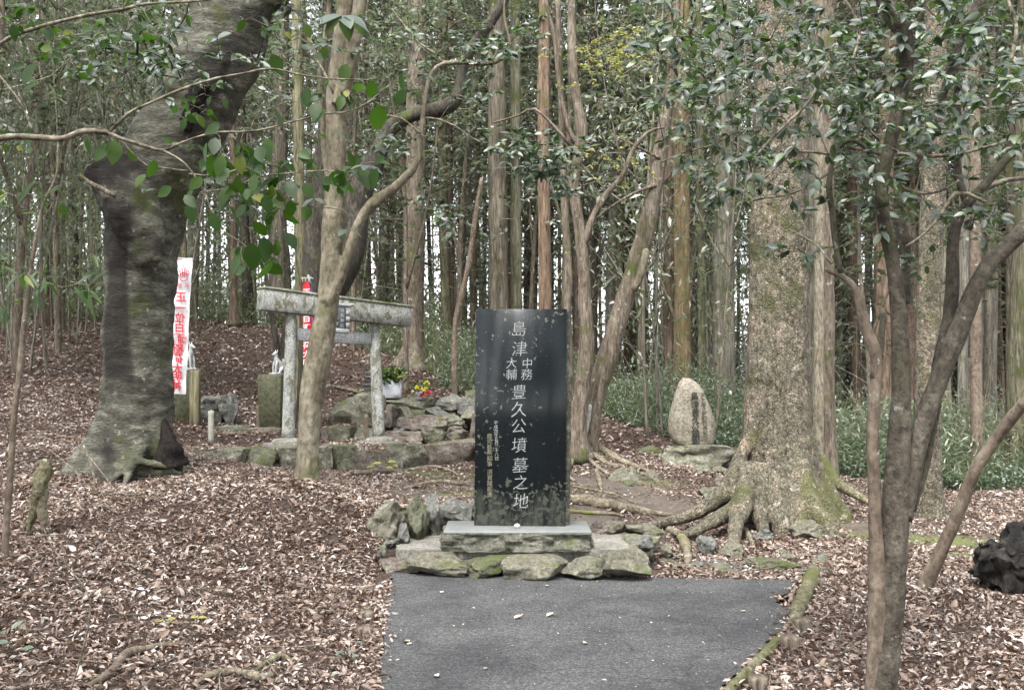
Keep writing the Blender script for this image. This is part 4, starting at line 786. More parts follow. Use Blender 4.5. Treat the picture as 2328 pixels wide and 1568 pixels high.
o = under('slope_undergrowth', 30000, band(-300, 1000, 5, .8), 1.5, .16, .014, M['leaf_bamboo'], .9); o['label'] = 'pale bamboo grass along the crest of the leafy slope'
def farband(n):
    y = rng.uniform(25, 62, n); x = rng.uniform(-.66, .66, n)*y; c = fbm(np.stack([x*.35, y*.35, x*0], -1), 3); k = c > -.35; return x[k], y[k], np.clip(.55+.9*c[k], .1, 1.5)
o = under('far_brushwood', 95000, farband, 6.0, .26, .045, M['leaf_far'], .5); o['label'] = 'grey green brush low down in the far depth of the wood'
# crests of dead twigs lying in the undergrowth
tw = MB()
for k in range(500):
    pxx = rng.uniform(-200, 2600); y = edge(pxx)+rng.uniform(.4, 6); x = (pxx-CX)/F*y; z = gz(x, y) if k < 0 else float(ground(np.array([x]), np.array([y]), False)[0]); h = rng.uniform(.5, 2.2); a = rng.normal(0, .35, 2)
    tube(tw, [[x, y, z, .006], [x+a[0]*h*.5, y, z+h*.5, .005], [x+a[0]*h*1.2, y+a[1], z+h, .002]], 3, .5, 0, cap=False)
o = obj('undergrowth_canes', tw, M['bark_twig'], None, False); tag(o, 'thin pale canes standing in the undergrowth', kind='stuff')

# ---------------------------------------------------------------- rocks
def rock_geom(mb, c, size, rot=0, seed=0, box=.55, disp=.12, cuts=12, res=24, tilt=0, m=0):
    r_ = np.random.default_rng(seed); u = np.linspace(-1, 1, res); a, b_ = np.meshgrid(u, u); V = []; Q = []; o_ = np.ones_like(a); n0 = 0
    for ax_ in range(3):
        for s in (-1, 1):
            p = [None]*3; p[ax_] = o_*s; p[(ax_+1) % 3] = a*s; p[(ax_+2) % 3] = b_; p = np.stack(p, -1).reshape(-1, 3)
            i = (np.arange(res-1)[:, None]*res+np.arange(res-1)[None]).ravel()
            q = np.stack([i, i+1, i+res+1, i+res], 1); V.append(p); Q.append(q+n0); n0 += len(p)
    V = np.concatenate(V); S = V/np.linalg.norm(V, axis=1)[:, None]; V = V*box+S*(1-box)*1.12
    for k in range(cuts):
        n_ = unit(r_.normal(0, 1, 3)); dd_ = r_.uniform(.62, .9); e = V@n_-dd_; V = V-np.outer(np.maximum(e, 0), n_)*.98
    off = r_.uniform(0, 50, 3); V = V*(1+disp*fbm(V*1.6+off, 4)[:, None]); V = V+(disp*.55)*np.stack([noise(V*4+off+5), noise(V*4+off+9), noise(V*4+off+13)], -1)
    V = V*np.array(size)/2; ct, st_ = math.cos(tilt), math.sin(tilt); V = V@np.array([[ct, 0, -st_], [0, 1, 0], [st_, 0, ct]]); cr, sr = math.cos(rot), math.sin(rot); V = V@np.array([[cr, sr, 0], [-sr, cr, 0], [0, 0, 1]])
    mb.add(V+np.array(c), np.concatenate(Q), None, m)
rk = [100]
def rock(x0, y0, x1, y1, d, th, mt, label, name='rock', group=None, **k):
    rk[0] += 1; c = P((x0+x1)/2, (y0+y1)/2, d+th*.4); sc_ = 1.1 if name == 'edging_stone' else 1.2; sz = ((x1-x0)*d/F*(1.3 if name == 'edging_stone' else 1.14), th, (y1-y0)*d/F*sc_)
    mb = MB(); rock_geom(mb, c, sz, k.pop('rot', random.uniform(-.12, .12)), rk[0], **k)
    return single(name, mb, M[mt], label, 'rock', group)
# edging stones in front of the dark monument
D = 7.35
for q in [(866,1263,950,1296,7.5,.3,'rock_brown','leftmost low dull stone of the front edging row, by the leaf bank'),(942,1258,1056,1300,7.35,.34,'rock_tan','rounded tan stone of the front edging row, second from the left'),(1058,1262,1162,1306,7.3,.34,'rock_mossy','moss topped stone with a white fleck in the front edging row'),
          (1162,1257,1286,1312,7.25,.36,'rock_tan','largest pale stone in the middle of the front edging row'),(1288,1265,1376,1312,7.25,.34,'rock','grooved dark stone between the two largest stones of the front edging row'),(1378,1240,1482,1318,7.2,.42,'rock_tan','bulky lichened corner stone at the right end of the front edging row'),
          (1418,1215,1498,1262,7.75,.4,'rock','rough stone behind the corner stone on the right edging'),(1430,1188,1500,1222,8.3,.35,'rock','broken stone on the right edging against the tree root'),(1452,1215,1482,1255,7.6,.2,'rock_grey','small stone wedged beside the right corner stone')]:
    rock(*q, name='edging_stone', group='stones edging the dark monument', box=.7, disp=.1, cuts=11)
rock(1346,1184,1424,1214,8.3,.3,'rock_brown','flat dark stone right behind the pedestal slab', box=.6)
for q in [(849,1144,930,1226,8.0,.4,'rock_tan','round pale boulder heading the stones left of the pedestal'),(924,1138,970,1232,8.05,.35,'rock_mossy','upright moss covered stone beside the round pale boulder'),(962,1124,1002,1222,8.2,.35,'rock_grey','narrow upright grey stone next to the mossy one'),
          (986,1130,1078,1212,8.45,.4,'rock_grey','large angular grey boulder left behind the pedestal'),(1060,1150,1100,1200,8.6,.3,'rock_grey','dark stone half hidden behind the left edge of the monument'),(868,1216,916,1250,7.9,.3,'rock_grey','small speckled stone under the round pale boulder'),(906,1196,932,1240,7.85,.2,'rock_grey','little cracked stone under the mossy upright one'),(858,1240,880,1262,7.6,.18,'rock','small low stone at the left corner of the edging')]:
    rock(*q, name='boulder', group='stones piled left of the pedestal', box=.45, disp=.16)
# level bed under the pedestal
mb = MB(); bed = [zpx(900,1250,.17),zpx(1450,1250,.17),zpx(1490,1195,.17),zpx(1000,1180,.17),zpx(915,1215,.17)]
bp = resample_poly([q[:2] for q in bed], .06, .02); o = obj('monument_bed', prism_mesh('monument_bed', bp, -.05, .172, M['concrete']), None); tag(o, 'flat worn concrete bed behind the edging stones under the pedestal', 'paving')
# lower terrace wall, upper step, steps pile
LW = [(440,1030,500,1052,'rock'),(500,1030,562,1054,'rock'),(560,1028,628,1050,'rock_mossy'),(628,1026,672,1056,'rock'),(672,1028,722,1060,'rock_mossy'),(720,1026,748,1068,'rock'),(748,1024,800,1072,'rock_mossy'),(798,1023,884,1072,'rock_brown'),(882,1024,905,1068,'rock_grey'),(886,1020,978,1078,'rock'),(976,1017,1082,1068,'rock_brown'),(1080,1020,1130,1066,'rock'),]
WLAB = ['farthest left, beside the massive tree','second from the left end','greenish, below the left gateway post','below the gap left of the slim tree','greenish, hidden partly by the slim tree','narrow, right of the slim tree','green stained square block right of the slim tree','big brown block below the right gateway post','thin upright sliver between two big blocks','large rounded block right of the thin sliver','longest squared block, ending at the dark monument','last block, behind the dark monument']
for i, (x0, y0, x1, y1, mt) in enumerate(LW):
    dd_ = np.interp((x0+x1)/2, [440, 562, 1075], [11.7, 12.0, 12.85]); rock(x0-2, y0-7, x1+2, y1+12, dd_, .42, mt, 'stone of the lower terrace wall, '+WLAB[i], name='wall_stone', group='stones of the lower terrace wall', box=.86, disp=.07, cuts=3, rot=.3)
UW = [(448,974,502,1008,'rock'),(500,972,560,1014,'rock'),(562,976,640,1016,'rock_brown'),(724,978,756,1014,'rock_brown'),(754,972,814,1012,'rock_mossy'),(812,974,850,1010,'rock'),(380,985,450,1010,'rock')]
UL = ['second from the left','rounded, right of the thin white peg','broad, under the right fox pillar','reddish, just right of the slim tree','greenish wide, between slim tree and right post','behind the foot of the right gateway post','leftmost, below the left fox pillar']
for i, (x0, y0, x1, y1, mt) in enumerate(UW): rock(x0-1, y0, x1+1, y1+6, 13.9, .42, mt, 'stone of the upper step, '+UL[i], name='step_stone', group='stones of the upper step', box=.84, disp=.07, cuts=3)
SP = [(752,900,860,985,14.9,'rock','large leaning slab at the left end of the shrine stone pile'),(806,905,872,980,14.6,'rock','broad faced boulder behind the right gateway post'),(862,900,1010,940,15.0,'rock','long flat capstone under the granite flower stand'),(858,925,905,980,14.6,'rock_brown','squat boulder just right of the right gateway post'),
      (985,896,1060,938,15.1,'rock_grey','flat capstone under the flower bouquet'),(1030,905,1090,950,15.0,'rock_grey','tilted stone at the right end of the capstones'),(903,928,940,968,14.7,'rock','triangular stone standing left of the mossy one'),(922,932,985,958,14.9,'rock_mossy','mossy stone tucked beneath the capstones'),(965,928,1015,958,14.8,'rock_grey','wedge stone under the bouquet capstone'),
      (910,948,1012,984,14.3,'rock_brown','wide upper step stone with pale squared top'),(1008,945,1058,978,14.4,'rock','rounded stone right of the upper step'),(1050,935,1085,965,14.6,'rock','slanting stone near the left edge of the monument'),(876,982,982,1022,13.7,'rock_brown','wide lower step stone right of the right gateway post'),
      (1012,972,1064,1002,14.0,'rock_brown','smooth rounded stone beside the mossy marker'),(964,972,1014,1020,13.5,'rock_mossy','short upright stone covered in yellow green moss'),(1012,992,1050,1014,13.6,'rock_mossy','low mossy stone at the foot of the step pile'),(1044,1000,1090,1022,13.4,'rock','small pale stone beside the low mossy one'),(1066,950,1105,1020,14.2,'rock_brown','tall brown boulder partly behind the monument edge'),(1060,885,1100,920,16.5,'rock_mossy','mossy stone on the slope behind the monument edge'),
      (452,908,508,972,15.2,'rock_grey','squared grey block between the fox pillars, touching the wooden post'),(502,904,540,970,15.1,'rock_grey','rough grey block beside the squared one between the fox pillars'),(895,975,925,1000,14.2,'rock_grey','small stones filler beside the lower step'),(190,905,222,950,14.8,'rock','grey green stone left of the massive tree')]
for (x0, y0, x1, y1, d_, mt, lb) in SP: rock(x0, y0, x1, y1, d_, .5, mt, lb, name='pile_stone' if x0 > 560 else 'block_stone', group='stones piled up to the small shrine' if x0 > 560 else None, box=.6, disp=.1, cuts=8)
# natural stone monument with base and stones around
rock(1490,1014,1666,1076,12.9,.8,'rock','wide rugged base rock under the natural stone monument', name='base_rock', disp=.12, box=.62, cuts=9, res=24)
for q in [(1380,1066,1450,1112,11.6,.35,'rock','rounded grey stone left in a pair on the rooty ground'),(1436,1070,1500,1110,11.7,.35,'rock_tan','pale lichened stone right in a pair on the rooty ground'),(1418,1092,1455,1124,11.3,.25,'rock_mossy','small yellow mossy stone in front of the pair'),
          (1442,1014,1500,1040,13.6,.4,'rock_mossy','mossy stone left of the rugged base rock'),(1512,1056,1566,1078,12.5,.3,'rock','flat stone under the left of the base rock'),(1566,1060,1632,1090,12.3,.35,'rock','pale stone under the middle of the base rock'),(1622,1060,1662,1088,12.3,.3,'rock_tan','bright stone under the right of the base rock'),(1618,1084,1658,1108,11.6,.3,'rock_brown','dark stone against the great tree, upper'),
          (1586,1104,1650,1136,10.8,.35,'rock','angular flat topped stone against the great tree'),(1800,1178,1868,1228,8.95,.35,'rock_tan','smooth tan boulder lodged between roots right of the great tree foot'),(1642,1238,1696,1266,8.2,.25,'rock_tan','round stone at the end of the front root'),(1715,1205,1758,1228,8.9,.2,'rock_grey','small dark slate under the great tree'),
          (1588,1222,1626,1262,8.3,.15,'rock_grey','tilted grey slate between two roots'),(1692,1268,1810,1298,7.75,.3,'rock_mossy','long flat mossy stone before the great tree'),(1500,1240,1528,1268,8.0,.2,'rock_tan','small tan stone by the right corner'),(1600,1268,1660,1284,7.9,.3,'rock_grey','thin flat slate between the roots and the path'),(1770,1262,1812,1280,8.1,.2,'rock','small flat stone right of the long mossy stone'),
          (2158,1232,2200,1252,9.3,.25,'rock_mossy','low mossy stone by the leaning bare stem'),(2190,1228,2226,1246,9.4,.2,'rock_grey','dark low stone by the leaning bare stem'),(2430,1700,2440,1704,5,.02,'rock','x')][:-1]:
    rock(*q, disp=.14, box=.5)
tr = None
# small slates scattered before the great tree : each its own
for k in range(26):
    a = rng.uniform(1500, 1900); b_ = rng.uniform(1255, 1306); p, d_ = gp(a, b_)
    if inpoly(np.array([p[0]]), np.array([p[1]]), PATH)[0]: continue
    mb = MB(); s_ = rng.uniform(.05, .14); rock_geom(mb, p+[0, 0, .005], (s_*1.5, s_, s_*.35), rng.uniform(0, 3), 500+k, .5, .15, 6, 6)
    single('slate', mb, M['rock_grey' if k % 2 else 'rock'], 'small flat grey slate on the leafy ground before the great tree', 'rock', 'small slates before the great tree')

# ---------------------------------------------------------------- lettering
def glyph(ch, bold=.0, res=2):
    cu = bpy.data.curves.new('t', 'FONT'); cu.body = ch; cu.size = 1; cu.offset = bold; cu.extrude = .012; cu.resolution_u = res
    ob = bpy.data.objects.new('t', cu); C.collection.objects.link(ob); bpy.context.view_layer.update()
    me = bpy.data.meshes.new_from_object(ob.evaluated_get(bpy.context.evaluated_depsgraph_get()))
    v = np.empty(len(me.vertices)*3); me.vertices.foreach_get('co', v); v = v.reshape(-1, 3); f = [tuple(p_.vertices) for p_ in me.polygons]
    bpy.data.objects.remove(ob); bpy.data.curves.remove(cu); bpy.data.meshes.remove(me); return v, f
def column(name, chars, mat_, parent, frame, slant=0, bold=.012, mirror=False):
    """chars: list of (char, u, v, size) on a frame (origin, right, up, normal) in metres"""
    O, Rr, Uu, Nn = frame; vs = []; fs = []; n = 0; L = Vector((0, 0, 0)); par = parent
    while par is not None: L = L+Vector(par.location); par = par.parent
    for (ch, u, v_, s) in chars:
        v, f = glyph(ch, bold)
        if not len(v): continue
        lo = v[:, :2].min(0); hi = v[:, :2].max(0); ce = np.array([(lo[0]+hi[0])/2, .36]) if ch in '一二・' else (lo+hi)/2
        w_ = v[:, :2]-ce; w_[:, 0] += w_[:, 1]*slant; w_[:, 1] += w_[:, 0]*.06
        if mirror: w_[:, 0] *= -1
        p = O+np.outer(u+w_[:, 0]*s, Rr)+np.outer(v_+w_[:, 1]*s, Uu)+np.outer(.0006+(v[:, 2]+.012)*s*.25, Nn)
        vs += [tuple(q-np.array(L)) for q in p]; fs += [tuple(i+n for i in (g_[::-1] if mirror else g_)) for g_ in f]; n += len(p)
    me = bpy.data.meshes.new(name); me.from_pydata(vs, [], fs); me.update(); me.materials.append(mat_)
    o = bpy.data.objects.new(name, me); link(o, parent); return o
def quadbox(mb, c, R_, U_, N_, w_, h_, t_, m=0, bev=0.0):
    """box centred c: width along R, height along U, thickness along N, chamfered edges"""
    import itertools
    b_ = bev; V = []
    for sx, sy, sz in itertools.product((-1, 1), repeat=3):
        x, y, z = sx*w_/2, sy*h_/2, sz*t_/2
        V += [(x-sx*b_, y-sy*b_, z), (x-sx*b_, y, z-sz*b_), (x, y-sy*b_, z-sz*b_)]
    import bmesh
    bm = bmesh.new(); vv = [bm.verts.new(v) for v in V]; r_ = bmesh.ops.convex_hull(bm, input=vv); bmesh.ops.recalc_face_normals(bm, faces=bm.faces[:])
    idx = {v: i for i, v in enumerate(bm.verts)}; co = np.array([v.co[:] for v in bm.verts]); T = []
    for f in bm.faces:
        i = [idx[v] for v in f.verts]
        for k in range(1, len(i)-1): T.append((i[0], i[k], i[k+1]))
    bm.free(); mb.add(np.array(c)+co@np.array([R_, U_, N_]), None, T, m)

# ---------------------------------------------------------------- dark inscribed monument on its pedestal
ped = thing('pedestal', 'rough hewn grey slab with a smooth pale top, carrying the dark monument', 'pedestal', (float(P(1176, 1245, 7.6)[0]), 7.8, .17))
zt = .312; x0 = (1009-CX)/F*7.6; x1 = (1344-CX)/F*7.6
mb = MB(); rock_geom(mb, ((x0+x1)/2, 7.87, (.165+zt-.004)/2), (x1-x0+.02, .56, zt-.165-.006), 0, 77, .97, .012, 0, 60); V = mb.v[0]
off = .028*fbm(V*np.array([9, 9, 11])+3, 4); k_ = V[:, 2] < zt-.02; V[k_, 1] -= off[k_]*np.where(V[k_, 1] < 7.87, 1.3, 0); V[k_, 0] += off[k_]*np.sign(V[k_, 0]-(x0+x1)/2)*.9
obj('hewn_block', mb, M['slab'], ped)
m, t, b = mat('smooth_pale_stone'); v = coord(t); r = ramp(t, nz(t, v, 9, 5, .7), [(.3, (.15, .158, .155)), (.7, (.22, .23, .225))]); t.links.new(r.outputs[0], b.inputs['Base Color']); b.inputs['Roughness'].default_value = .45; M['pale_top'] = m
mb = MB(); quadbox(mb, ((x0+x1)/2, 7.87, zt-.004), (1, 0, 0), (0, 1, 0), (0, 0, 1), x1-x0+.004, .545, .012, 0, .003); obj('polished_top', mb, M['pale_top'], ped)
m, t, b = mat('polished_black_granite'); v = coord(t); r = ramp(t, nz(t, v, 300, 2, .5), [(.35, (.004, .006, .007)), (.65, (.011, .015, .017))])
sp = vor(t, v, 17, 'F1'); n5 = nz(t, v, 3.2, 3, .6); n6 = nz(t, v, 36, 4, .6); sx = t.nodes.new('ShaderNodeSeparateXYZ'); t.links.new(v, sx.inputs[0])
low = ramp(t, sx.outputs[2], [(.0, (1, 1, 1)), (.28, (.75, .75, .75)), (.42, (0, 0, 0))]); left = ramp(t, madd(t, sx.outputs[0], .36), [(.0, (.6, .6, .6)), (.26, (.22, .22, .22)), (.34, (0, 0, 0))])
top = ramp(t, madd(t, sx.outputs[2], 1.0, 'SUBTRACT'), [(.3, (0, 0, 0)), (.7, (.5, .5, .5))])
dens = madd(t, low.outputs[0], madd(t, madd(t, left.outputs[0], top.outputs[0], 'MAXIMUM'), n5, 'MULTIPLY'), 'MAXIMUM')
thr = madd(t, nz(t, v, 27, 2.5, .5, .4), madd(t, dens, .17, 'MULTIPLY')); f = ramp(t, thr, [(.675, (0, 0, 0)), (.72, (.8, .8, .8))])
smear = ramp(t, madd(t, low.outputs[0], nz(t, coord(t, (1, 1, .25)), 12, 5, .7), 'MULTIPLY'), [(.36, (0, 0, 0)), (.62, (.6, .6, .6))])
fac = madd(t, f.outputs[0], smear.outputs[0], 'MAXIMUM'); t.links.new(mixc(t, fac, r.outputs[0], (.11, .115, .09)), b.inputs['Base Color'])
rr = madd(t, madd(t, fac, .7, 'MULTIPLY'), .16); t.links.new(rr, b.inputs['Roughness']); b.inputs['Specular IOR Level'].default_value = .32; M['granite'] = m
sang = -R(3.0); Rr = np.array([math.cos(sang), math.sin(sang), 0]); Nn = np.array([math.sin(sang), -math.cos(sang), 0]); tilt_ = .008; Uu = unit(np.array([tilt_, .012, 1.])); 
xc = (1181.5-CX)/F*7.88; sO = np.array([xc, 7.88, zt+.002]); wS = .722; hS = 1.715
mon = thing('inscribed_monument', 'tall polished black granite slab with white carved characters on a pedestal', 'monument', sO)
mb = MB(); quadbox(mb, sO+Uu*hS/2-Nn*.02, Rr, Uu, Nn, wS, hS, .04, 0, .002); face = obj('polished_face', mb, M['granite'], mon)
mb = MB(); rock_geom(mb, sO+Uu*hS/2-Nn*.14+Rr*.012, (wS+.035, .19, hS+.004), sang, 91, .97, .01, 0, 34); V = mb.v[0]; V[:, 2] = np.clip(V[:, 2], zt+.002, sO[2]+hS+.006+.01*noise(V*20)); k_ = np.abs((V-sO)@Rr) > wS/2-.02; V[k_] += np.outer(.014*fbm(V[k_]*np.array([20, 20, 20]), 3)*np.sign((V[k_]-sO)@Rr), Rr); d_ = (V-sO)@Nn; mb.v[0] = V-np.outer(np.maximum(0, d_+.042), Nn)
obj('rough_back', mb, stone('mossy_hewn_granite', (.05,.052,.045), (.12,.12,.09), (.28,.27,.21), sc=14, moss=.3, lichen=.5, bs=1), mon)
white = plain('carved_white', (.27, .28, .28), .7, .25, 60); faint = plain('faded_gilt', (.20, .19, .13), .8, .5, 90)
fr = (sO, Rr, Uu, Nn); S_ = 7.88/F
def sp_(ch, x, y, s, dx=0): return (ch, (x-1181.5)*S_-(zt-zt), (1195-y)*S_, s*S_)
mc = [sp_(c_, x_, y_, s_) for c_, x_, y_, s_ in [('島',1177,748,37),('津',1178,793,37),('豊',1178,891,36),('久',1178,931,38),('公',1178,969,36),('墳',1179,1012,37),('墓',1181,1057,37),('之',1183,1096,36),('地',1184,1138,37)]]
column('main_inscription', mc, white, face, fr, .08, -.009)
column('rank_inscription', [sp_(c_, x_, y_, s_) for c_, x_, y_, s_ in [('中',1196,827,26),('務',1195,852,27),('大',1160,826,26),('輔',1160,852,27)]], white, face, fr, .05, -.006)
column('date_inscription', [sp_(c_, 1125+i*.35, 962+i*9.0, 9.6) for i, c_ in enumerate('平成九年五月二十八日')], plain('dim_white', (.34, .35, .34), .7), face, fr, 0, -.006)
column('signature_inscription', [sp_(c_, 1111+i*.2, 992+i*12.6+(6 if i > 5 else 0), 13) for i, c_ in enumerate('鹿児島県知事須賀龍郎書')], faint, face, fr, 0, -.002)
# little round white pebble in front of the slab
mb = MB(); rock_geom(mb, np.array([(1175.5-CX)/F*7.78, 7.78, zt+.002+.017]), (.042, .036, .034), 0, 5, 0, .05, 0, 8); single('pebble', mb, plain('white_pebble', (.55, .54, .48), .4), 'small round white pebble on the pedestal top at the monument foot', 'pebble')

# ---------------------------------------------------------------- natural stone monument
ol = [(1522,870+8),(1540,862),(1553,857),(1572,862),(1592,880),(1604,900),(1614,930),(1624,956),(1626,985),(1623,1008),(1618,1020),(1570,1024),(1545,1020),(1530,1006),(1520,988),(1518,960),(1522,930),(1530,905),(1540,880)]
ol = [(1553,857),(1568,859),(1584,870),(1598,886),(1608,910),(1618,934),(1625,958),(1627,985),(1622,1010),(1612,1022),(1575,1026),(1548,1021),(1530,1006),(1520,988),(1518,964),(1521,940),(1528,914),(1536,888),(1544,868)]
dn = 13.15; oc = np.array(ol, float); cen = oc.mean(0); e = np.vstack([oc, oc[:1]])
ang = np.linspace(0, 2*math.pi, 73)[:-1]; dens_ = []
for k in range(len(oc)):
    for j in range(6): dens_.append(oc[k]+(e[k+1]-oc[k])*j/6)
dens_ = np.array(dens_); nsm = len(dens_)
for _ in range(1): dens_ = (np.roll(dens_, 1, 0)+2*dens_+np.roll(dens_, -1, 0))/4
mb = MB(); rings = []
prof = [(.0, -.0), (.45, -.005), (.80, -.0), (.90, .03), (.97, .09), (1.0, .18), (.99, .27), (.9, .36), (.6, .42), (0.02, .45)]
for (s, dep_) in prof:
    q = cen+(dens_-cen)*max(s, .02); rings.append(P(q[:, 0], q[:, 1], dn+dep_))
Vn = np.concatenate(rings); Vn = Vn+np.array([0, 1, 0])*(.02*fbm(Vn*5, 3))[:, None]*np.repeat([0, 0, .4, 1, 1, 1, 1, 1, 1, 1], nsm)[:, None]+(.012*fbm(Vn*9+4, 2))[:, None]*np.repeat([0, 0, .1, 1, 1, 1, 1, 1, 1, 1], nsm)[:, None]
i = (np.arange(len(prof)-1)[:, None]*nsm); j = np.arange(nsm)[None]; k = (j+1) % nsm; mb.add(Vn, np.stack([i+j, i+nsm+j, i+nsm+k, i+k], -1).reshape(-1, 4))
nb = P(1575, 1024, dn+.2); nm_ = thing('stone_monument', 'upright natural tan stone with black carved characters on a rugged base rock', 'monument', nb); sbody = obj('stone_body', mb, M['natural'], nm_)
fr2 = (P(1575, 1000, dn-.02), RT, UP, -FW); S2 = dn/F; black = plain('black_carving', (.012, .012, .011), .7)
column('main_inscription', [(c_, (x_-1575)*S2, (1000-y_)*S2, 19*S2) for c_, x_, y_ in [('島',1579,900),('津',1580,919),('豊',1581,937),('久',1582,955),('公',1581,972),('顕',1582,988),('彰',1583,1004),('碑',1584,1020-2)]], black, sbody, fr2, .0, .012)
column('side_inscription', [(c_, (1598+i_*.7-1575)*S2, (1000-(898+i_*10.6))*S2, 11*S2) for i_, c_ in enumerate('関ヶ原合戦四百年記念')], black, sbody, fr2, 0, .004)

# ---------------------------------------------------------------- stone gateway (torii)
M['torii'] = stone('spotted_pale_stone', (.24, .245, .225), (.34, .35, .33), (.43, .44, .42), sc=6, moss=0, lichen=0, spots=(.135, .125, .075), bs=.3)
M['torii_clean'] = stone('pale_grey_stone', (.27, .285, .285), (.36, .37, .37), (.43, .44, .44), sc=6, moss=0, lichen=0, bs=.25)
Lp = P(655, 1001, 12.85); Rp = P(861, 997, 13.6); Lt = P(662, 706, 13.0); Rt_ = P(851, 732, 13.75)
tor = thing('torii_gateway', 'small pale stone gateway of two round posts and two beams, streaked with dark spots', 'gateway', (Lp+Rp)/2)
for a_, b_, w0, w1, d_ in ((Lp, Lt, 29, 24, 13.0), (Rp, Rt_, 28, 23, 13.75)):
    mb = MB(); tube(mb, [[*a_, w0/2*d_/F], [*((a_+b_)/2), (w0+w1)/4*d_/F], [*(b_+[0, 0, .03]), w1/2*d_/F]], 24, .12, .01, 3); po_ = obj('post', mb, M['torii'], tor)
    pb = MB(); c_ = np.array(a_)
    ang = R(42); R1 = np.array([math.cos(ang), math.sin(ang), 0]); N1 = np.array([math.sin(ang), -math.cos(ang), 0])
    tube(pb, [[c_[0], c_[1], c_[2]-.05, .21], [c_[0], c_[1], c_[2]-.02, .215], [c_[0], c_[1], c_[2]+.02, .19], [c_[0], c_[1], c_[2]+.028, .12]], 24, .02); fo = obj('post_base', pb, M['concrete'], po_)
    pb = MB(); quadbox(pb, c_-[0, 0, .085], R1, (0, 0, 1), N1, .47, .11, .47, 0, .01); obj('square_footing', pb, M['concrete'], po_)
def beam(pA, pB, h, th, ext0, ext1, name, mt, parent, bev=.006):
    ax_ = unit(pB-pA); up_ = unit(np.array([0, 0, 1])-ax_*ax_[2]); n_ = np.cross(ax_, up_); a_ = pA-ax_*ext0; b_ = pB+ax_*ext1; mb = MB()
    quadbox(mb, (a_+b_)/2, ax_, up_, n_, np.linalg.norm(b_-a_), h, th, 0, bev); return obj(name, mb, mt, parent), ax_, up_, n_
# beam axis through the post tops
bd = P(928, 722, 14.0)-P(592, 680, 12.75)
bA = P(592, 681, 12.75); bB = P(928, 722, 14.0)
o, ax_, up_, n_ = beam(bA, bB, .265, .24, 0, 0, 'top_beam', M['torii'], tor)
beam(P(672, 760, 13.06), P(840, 771, 13.7), .165, .12, 0, 0, 'tie_beam', M['torii_clean'], tor)
mb = MB(); c_ = (bA+bB)/2+up_*.15; quadbox(mb, c_, ax_, up_, n_, np.linalg.norm(bB-bA)+.02, .035, .27, 0, .01); obj('moss_capping', mb, stone('mossy_top', (.14,.14,.1), (.25,.25,.18), (.42,.42,.34), moss=.4), tor)
# name tablet
tc = P(776, 722, 13.0); tb2 = MB(); ntab = -np.cross(ax_, (0, 0, 1)); ntab = unit(np.array([ax_[1], -ax_[0], 0])*1.0); 
quadbox(tb2, tc, ax_, (0, 0, 1), ntab, .115, .30, .05, 0, .004); tab = obj('tablet', tb2, plain('dark_tablet_stone', (.07, .075, .085), .6), tor)
fb = MB(); slate = M['torii_clean']
for dy in (-.09, -.01, .07):
    for s in (-1, 1): quadbox(fb, tc+ax_*s*.085+np.array([0, 0, dy]), ax_, (0, 0, 1), ntab, .055, .06, .06, 0, .01)
quadbox(fb, tc+np.array([0, 0, .165]), ax_, (0, 0, 1), ntab, .27, .04, .07, 0, .01); quadbox(fb, tc+np.array([0, 0, -.175]), ax_, (0, 0, 1), ntab, .2, .06, .09, 0, .01)
for s in (-1, 1): quadbox(fb, tc+ax_*s*.15+np.array([0, 0, .185]), ax_, (0, 0, 1), ntab, .05, .035, .07, 0, .01)
obj('tablet_frame', fb, slate, tab)
column('tablet_inscription', [(c_, 0, .10-i_*.068, .055) for i_, c_ in enumerate('稲荷神社')], M['torii_clean'], tab, (tc+ntab*.026, ax_, np.array([0, 0, 1.]), ntab), 0, .01)

